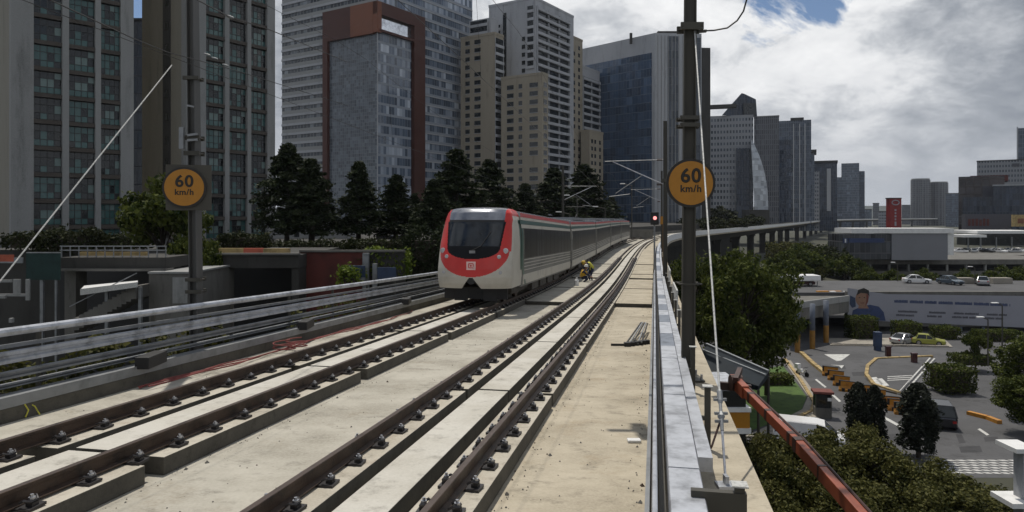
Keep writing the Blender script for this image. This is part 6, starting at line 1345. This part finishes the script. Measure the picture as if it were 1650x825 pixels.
mb = MB(); mb.box(c_.x + .16, c_.x + .24, c_.y - .06, c_.y + .06, c_.z - .16, c_.z - .06); obj('work_lamp', mb, 'white', bm)

# ------------------------------------------------------------------ the left roadside: underpass decks, stairs, walls
def wb(args, m, nm, parent, bevel=0):
    mb = MB()
    for a in args: wbox(mb, *a)
    return obj(nm, mb, m, parent, bevel=bevel)
rd = thing('road_bridge', 'low dark road bridge with thin railings left of the left mast', 'road bridge', (*XY(180, 45), -9)); wb([(96, 268, 415, 433, 45, 12)], 'dark_conc', 'deck', rd); wb([(96, 268, 433.3, 437, 44.7, 1)], 'grey_conc', 'edge_lip', rd)
wb([(96, 268, 396, 397.5, 45, .08), (96, 268, 402.5, 404, 45, .08)] + [(x, x + 1.4, 396, 415, 45.1, .06) for x in range(98, 268, 14)], 'galv_dull', 'railing', rd); wb([(128, 236, 406, 412, 45.6, .15)], 'kerb_yellow', 'barrier_strip', rd); wb([(104, 122, 437, 560, 45.4, 1.2)], 'grey_conc', 'column', rd); wb([(96, 262, 437, 600, 52, .5)], 'black', 'shadowed_wall', rd)  # black wall carries the shade under the bridge in its colour
ab = thing('bridge_abutment', 'pale concrete abutment block beside the left mast', 'abutment', (*XY(284, 44), -9)); wb([(240, 306, 441, 600, 44, 7)], 'grey_conc', 'wall', ab); wb([(238, 308, 438, 441, 43.9, 7.2)], 'pale_conc', 'cap', ab); wb([(278, 302, 447, 489, 43.92, .06)], 'pale_conc', 'panel', ab)
aw = thing('stair_canopy', 'white sheet canopy sloping over the concrete stairs', 'canopy', (*XY(176, 42), -9)); mb = MB(); a = [AT(130, 466, 42), AT(222, 455, 42), AT(222, 452, 44.2), AT(136, 460, 44.2)]; h = Vector((0, 0, -.09)); mb.hexa([p + h for p in a] + a); obj('sheet', mb, 'white', aw); mb = MB(); mb.hexa([a[0] + Vector((0, -.05, -.35)), a[1] + Vector((0, -.05, -.28)), a[1] + Vector((0, .02, -.28)), a[0] + Vector((0, .02, -.35)), a[0] + Vector((0, -.05, .02)), a[1] + Vector((0, -.05, .02)), a[1] + Vector((0, .02, .02)), a[0] + Vector((0, .02, .02))]); obj('fascia', mb, 'strand', aw); mb = MB()
for px in (171, 225): c_ = AT(px, 460, 42.6); mb.box(c_.x - .09, c_.x + .09, c_.y, c_.y + .18, ZZ(560, 42), c_.z - .1)
obj('post', mb, 'galv_dull', aw)
st = thing('concrete_stair', 'dark concrete stair rising to the right under the white canopy', 'stairs', (*XY(160, 42.4), -9)); mb = MB()
for k in range(14): x0, x1 = XY(112 + 7.6 * k, 42.4)[0], XY(112 + 7.6 * (k + 1), 42.4)[0]; zt = ZZ(516 - 4.2 * k, 42.4); mb.box(x0, x1, 42.4, 44.4, zt - .75, zt)
obj('flight', mb, 'grey_conc', st); mb = MB(); mb.bar(AT(112, 494, 42.35), AT(220, 440, 42.35), .05, .05); obj('handrail', mb, 'galv_dull', st)
sc = thing('scaffold_screen', 'dark green netting screen on thin posts at the far left', 'netting', (*XY(70, 43), -9)); wb([(42, 97, 408, 451, 43, .06)], 'net_green', 'netting', sc); wb([(64, 69, 445, 600, 43.1, .15), (88, 91, 445, 600, 43.1, .12), (42, 97, 406.5, 408, 42.97, .12)], 'galv_dull', 'post', sc)
og = thing('orange_sheet', 'faded orange red sheet on a rail at the left edge', 'sheet', (*XY(10, 44), -4)); wb([(-30, 22, 410.5, 421.5, 44, .05)], 'orange_net', 'sheet', og); wb([(-30, 36, 421.8, 424, 44, .1), (22.3, 36, 415, 421.6, 44, .1)], 'galv_dull', 'rail', og)
wf = thing('pipe_rack', 'pale metal frame of uprights and rails at the left edge', 'frame', (*XY(20, 40), -8)); wb([(-40, 18, 451, 455, 40, .12), (21, 32, 450, 475, 40, .1), (41, 46.5, 450, 484, 40, .12), (-40, 46.4, 473.5, 477.5, 40.02, .09), (-40, 8, 476, 481, 39.8, .15), (14, 19, 513, 520, 39, .2)], 'pale_conc', 'bar', wf)
up = thing('underpass', 'dark concrete underpass with a striped barrier on top, right of the left mast', 'underpass', (*XY(410, 50), -9)); wb([(345, 481, 411, 432, 50, 14)], 'dark_conc', 'beam', up); wb([(345, 481, 408, 411, 49.8, .5)], 'grey_conc', 'coping', up); wb([(470, 481, 432.2, 600, 50.1, 14)], 'dark_conc', 'column', up); wb([(345, 469.8, 432, 600, 60, .5)], 'black', 'shadowed_wall', up)  # the opening's deep shade is painted as a black wall
wb([(350, 392, 400, 407.8, 50.5, .3)], 'kerb_yellow', 'barrier', up); wb([(424, 466, 400.5, 407.8, 50.5, .3)], 'kerb_yellow', 'barrier', up); wb([(392.3, 423.7, 400, 407.8, 50.5, .3)], 'orange_net', 'barrier', up)
mw = thing('maroon_wall', 'dull maroon wall with pale coping right of the underpass', 'wall', (*XY(530, 52), -9)); wb([(482, 590, 406.5, 600, 52, .6)], 'maroon', 'wall', mw); wb([(482, 652, 403, 406.3, 51.85, .35)], 'grey_conc', 'coping', mw); wb([(590.5, 652, 406.5, 600, 52.05, .5)], 'dark_conc', 'side_wall', mw); wb([(584, 594, 408, 470, 51.4, .4), (600, 607, 425, 470, 51.2, .3)], 'galv_dull', 'buttress', mw)
bl = thing('blue_hoarding', 'dark blue hoarding panels at the foot of the maroon wall', 'hoarding', (*XY(600, 50), -9)); wb([(562, 588, 428, 447, 50, .15), (608, 638, 431, 450, 50, .15)], 'blue_panel', 'panel', bl); wb([(562, 588, 447.3, 452, 49.9, .2)], 'galv_dull', 'foot', bl)
# low houses and street things glimpsed between the conifers
lh = thing('low_house', 'low grey house seen between the trunks of the leftmost conifers', 'house', (*XY(480, 92), -3)); wb([(440, 560, 358, 420, 92, 8)], 'pale_conc', 'wall', lh); wb([(438, 562, 355, 358, 91.6, 9)], 'dark_conc', 'roof', lh); wb([(474, 482, 372, 382, 91.96, .08), (500, 508, 372, 382, 91.96, .08)], 'glass_dark', 'window', lh)
bs = thing('parked_bus', 'dark bus with a pale window row parked behind the conifers left of the train', 'bus', (*XY(640, 88), -3)); wb([(606, 662, 380, 402, 88, 2.5)], 'car_black', 'body', bs); wb([(610, 640, 386, 389.5, 87.95, .08)], 'banner', 'window_row', bs); wb([(644, 656, 384, 390, 87.95, .08)], 'ink_blue', 'sign', bs)
mb = MB(); 
for px in (614, 652): c_ = AT(px, 402, 87.95); mb.disc((c_.x, 88, -2.55), .48, 14, (0, 1, 0), .3)
obj('wheel', mb, 'tyre', bs)
# wall at the end of the straight, beyond the last coach
mb = MB(); wbox(mb, 990, 1053, 370, 373.5, 150, .5); wbox(mb, 990, 1052, 373.6, 392, 150.1, .4); tag(obj('boundary_wall', mb, 'grey_conc'), 'low grey boundary wall across the end of the straight behind the train', 'wall')
fb = thing('footbridge', 'thin pale footbridge far behind the train in front of the tan apartments', 'footbridge', (*XY(900, 140), -3)); wb([(855, 940, 311, 314, 140, 2)], 'pale_conc', 'deck', fb); wb([(870, 873, 314, 385, 140.5, .5), (925, 928, 314, 385, 140.5, .5)], 'mast', 'column', fb)

# ------------------------------------------------------------------ track workers
def person(label, base, yaw, J, vest, helmet):
    """one skinned body from a joint graph; J maps joint -> (x, y, z); front is -y"""
    t = thing('person', label, 'person', base, yaw, 'track workers'); names = list(J); idx = {n: i for i, n in enumerate(names)}
    rad = dict(pelvis=.135, belly=.135, chest=.15, neck=.06, head0=.085, head1=.105, head2=.085)
    for s in 'LR': rad.update({'sh' + s: .075, 'el' + s: .048, 'wr' + s: .035, 'pm' + s: .04, 'hp' + s: .095, 'kn' + s: .062, 'an' + s: .045, 'to' + s: .045})
    edges = [('pelvis', 'belly'), ('belly', 'chest'), ('chest', 'neck'), ('neck', 'head0'), ('head0', 'head1'), ('head1', 'head2')]; vs = [J[n] for n in names]; rr_ = [rad[n] for n in names]
    for s in 'LR': edges += [('chest', 'sh' + s), ('sh' + s, 'el' + s), ('el' + s, 'wr' + s), ('wr' + s, 'pm' + s), ('pelvis', 'hp' + s), ('hp' + s, 'kn' + s), ('kn' + s, 'an' + s), ('an' + s, 'to' + s)]
    E = [(idx[a], idx[b]) for a, b in edges]
    for s in 'LR':
        w_, p_ = Vector(J['wr' + s]), Vector(J['pm' + s]); d = (p_ - w_).normalized(); side = d.cross(Vector((0, 1, 0)))
        side = side.normalized() if side.length > .1 else Vector((1, 0, 0))
        for k, (o_, l_) in enumerate(((-.032, .075), (-.011, .09), (.011, .085), (.032, .065))):
            a = p_ + side * o_ + d * .03; b = a + d * l_ * .55; c = b + d * l_ * .35 + Vector((0, 0, -.02)); i0 = len(vs); vs += [tuple(a), tuple(b), tuple(c)]; rr_ += [.011, .010, .008]; E += [(idx['pm' + s], i0), (i0, i0 + 1), (i0 + 1, i0 + 2)]
        a = w_.lerp(p_, .5) - side * .045; b = a + d * .05 - side * .02; i0 = len(vs); vs += [tuple(a), tuple(b)]; rr_ += [.013, .010]; E += [(idx['wr' + s], i0), (i0, i0 + 1)]
    me = bpy.data.meshes.new('body'); me.from_pydata(vs, E, []); o = bpy.data.objects.new('body', me); C.objects.link(o)
    sk = o.modifiers.new('skin', 'SKIN'); sk.use_smooth_shade = True
    for i, r_ in enumerate(rr_): me.skin_vertices[0].data[i].radius = (r_, r_); me.skin_vertices[0].data[i].use_root = (i == idx['pelvis'])
    sb = o.modifiers.new('sub', 'SUBSURF'); sb.levels = sb.render_levels = 1
    dg = bpy.context.evaluated_depsgraph_get(); nm = bpy.data.meshes.new_from_object(o.evaluated_get(dg)); bpy.data.objects.remove(o)
    nm.materials.clear(); nm.materials.append(M['navy']); nm.materials.append(M['skin']); hc = Vector(J['head1']); hands = [Vector(J['pm' + s]) for s in 'LR']
    for p in nm.polygons:
        c = p.center
        if (c - hc).length < .2 or (c - Vector(J['neck'])).length < .07 or min((c - h).length for h in hands) < .12: p.material_index = 1
        p.use_smooth = True
    o = bpy.data.objects.new('body', nm); C.objects.link(o); o.parent = t
    # vest: a shell round the torso
    ax = [Vector(J[n]) for n in ('pelvis', 'belly', 'chest')]; ax = [ax[0].lerp(ax[1], .15), ax[1], ax[2], ax[2].lerp(Vector(J['neck']), .55)]; mb = MB(); mb.tube(ax, (.175, .175, .20, .12), 16, 0, False)
    obj('vest', mb, vest, t, local=True, smooth=True)
    up = (Vector(J['head2']) - Vector(J['head0'])).normalized(); mb = MB(); h = Vector(J['head2']); mb.tube([h - up * .055, h - up * .04, h + up * .03, h + up * .085, h + up * .11], (.155, .128, .125, .085, .02), 16); obj('helmet', mb, helmet, t, local=True, smooth=True)
    f = Vector((0, -1, 0)); f = (f - up * f.dot(up)).normalized(); mb = MB(); c = Vector(J['head1'])
    mb.tube([c + f * .10 + up * .01, c + f * .135 - up * .02], (.012, .02), 6, 0); sdv = up.cross(f)
    for s in (-1, 1): mb.tube([c + f * .098 + sdv * s * .038 + up * .03, c + f * .108 + sdv * s * .038 + up * .03], .012, 6, 1); mb.tube([c + sdv * s * .105, c + sdv * s * .118 - up * .02], (.03, .02), 6, 0)
    mb.tube([c + f * .10 + sdv * -.025 - up * .05, c + f * .10 + sdv * .025 - up * .05], .008, 5, 2); obj('face', mb, ['skin', 'black', 'train_red'], t, local=True); return t
bend = dict(pelvis=(0, .10, .88), belly=(0, -.02, 1.02), chest=(0, -.22, 1.16), neck=(0, -.38, 1.22), head0=(0, -.44, 1.23), head1=(0, -.53, 1.24), head2=(0, -.60, 1.30), shL=(-.19, -.24, 1.16), elL=(-.24, -.34, .90), wrL=(-.17, -.45, .68), pmL=(-.15, -.49, .60), shR=(.19, -.24, 1.16), elR=(.25, -.36, .90), wrR=(.16, -.50, .70), pmR=(.13, -.55, .62), hpL=(-.11, .08, .84), knL=(-.14, -.08, .46), anL=(-.15, .06, .08), toL=(-.16, -.12, .05), hpR=(.11, .08, .84), knR=(.14, -.10, .46), anR=(.15, .02, .08), toR=(.17, -.16, .05))
crouch = dict(pelvis=(0, .12, .42), belly=(0, .06, .58), chest=(0, -.04, .78), neck=(0, -.10, .92), head0=(0, -.12, .97), head1=(0, -.15, 1.05), head2=(0, -.15, 1.13), shL=(-.19, -.04, .80), elL=(-.25, -.24, .62), wrL=(-.14, -.42, .50), pmL=(-.10, -.49, .46), shR=(.19, -.04, .80), elR=(.26, -.22, .60), wrR=(.16, -.42, .46), pmR=(.12, -.50, .42), hpL=(-.11, .10, .40), knL=(-.20, -.26, .50), anL=(-.18, -.06, .08), toL=(-.20, -.24, .05), hpR=(.11, .10, .40), knR=(.18, -.22, .30), anR=(.17, .14, .10), toR=(.17, -.04, .05))
a = TP(43.0, -4.35, V_D); person('worker in an amber vest crouching on the deck beside the train', a, R(70), crouch, 'hivis', 'helmet')
a = TP(44.4, -4.05, V_D); person('worker in a yellow vest bending over on the deck between the tracks', a, R(-60), bend, 'hivis2', 'helmet_y')
a = TP(39.8, -4.45, V_D); mb = MB(); mb.tube([a, a + Vector((0, 0, .45)), a + Vector((0, 0, .55)), a + Vector((0, 0, .62))], (.13, .12, .05, .05), 12); tag(obj('water_can', mb, 'white'), 'small white can standing on the deck in front of the workers', 'can')

# ------------------------------------------------------------------ haze over the whole place
if HAZE > 0:
    mb = MB(); mb.box(-1390, 2890, -88, 3395, -19.6, 125); hz = obj('haze', mb, []); hz['kind'] = 'stuff'
    m = bpy.data.materials.new('haze air'); m.use_nodes = True; nt_ = m.node_tree; nt_.nodes.clear(); pv = nt_.nodes.new('ShaderNodeVolumePrincipled'); pv.inputs['Color'].default_value = (.80, .87, 1.0, 1); pv.inputs['Density'].default_value = HAZE; pv.inputs['Anisotropy'].default_value = .3
    mo = nt_.nodes.new('ShaderNodeOutputMaterial'); nt_.links.new(pv.outputs[0], mo.inputs['Volume']); hz.data.materials.append(m)
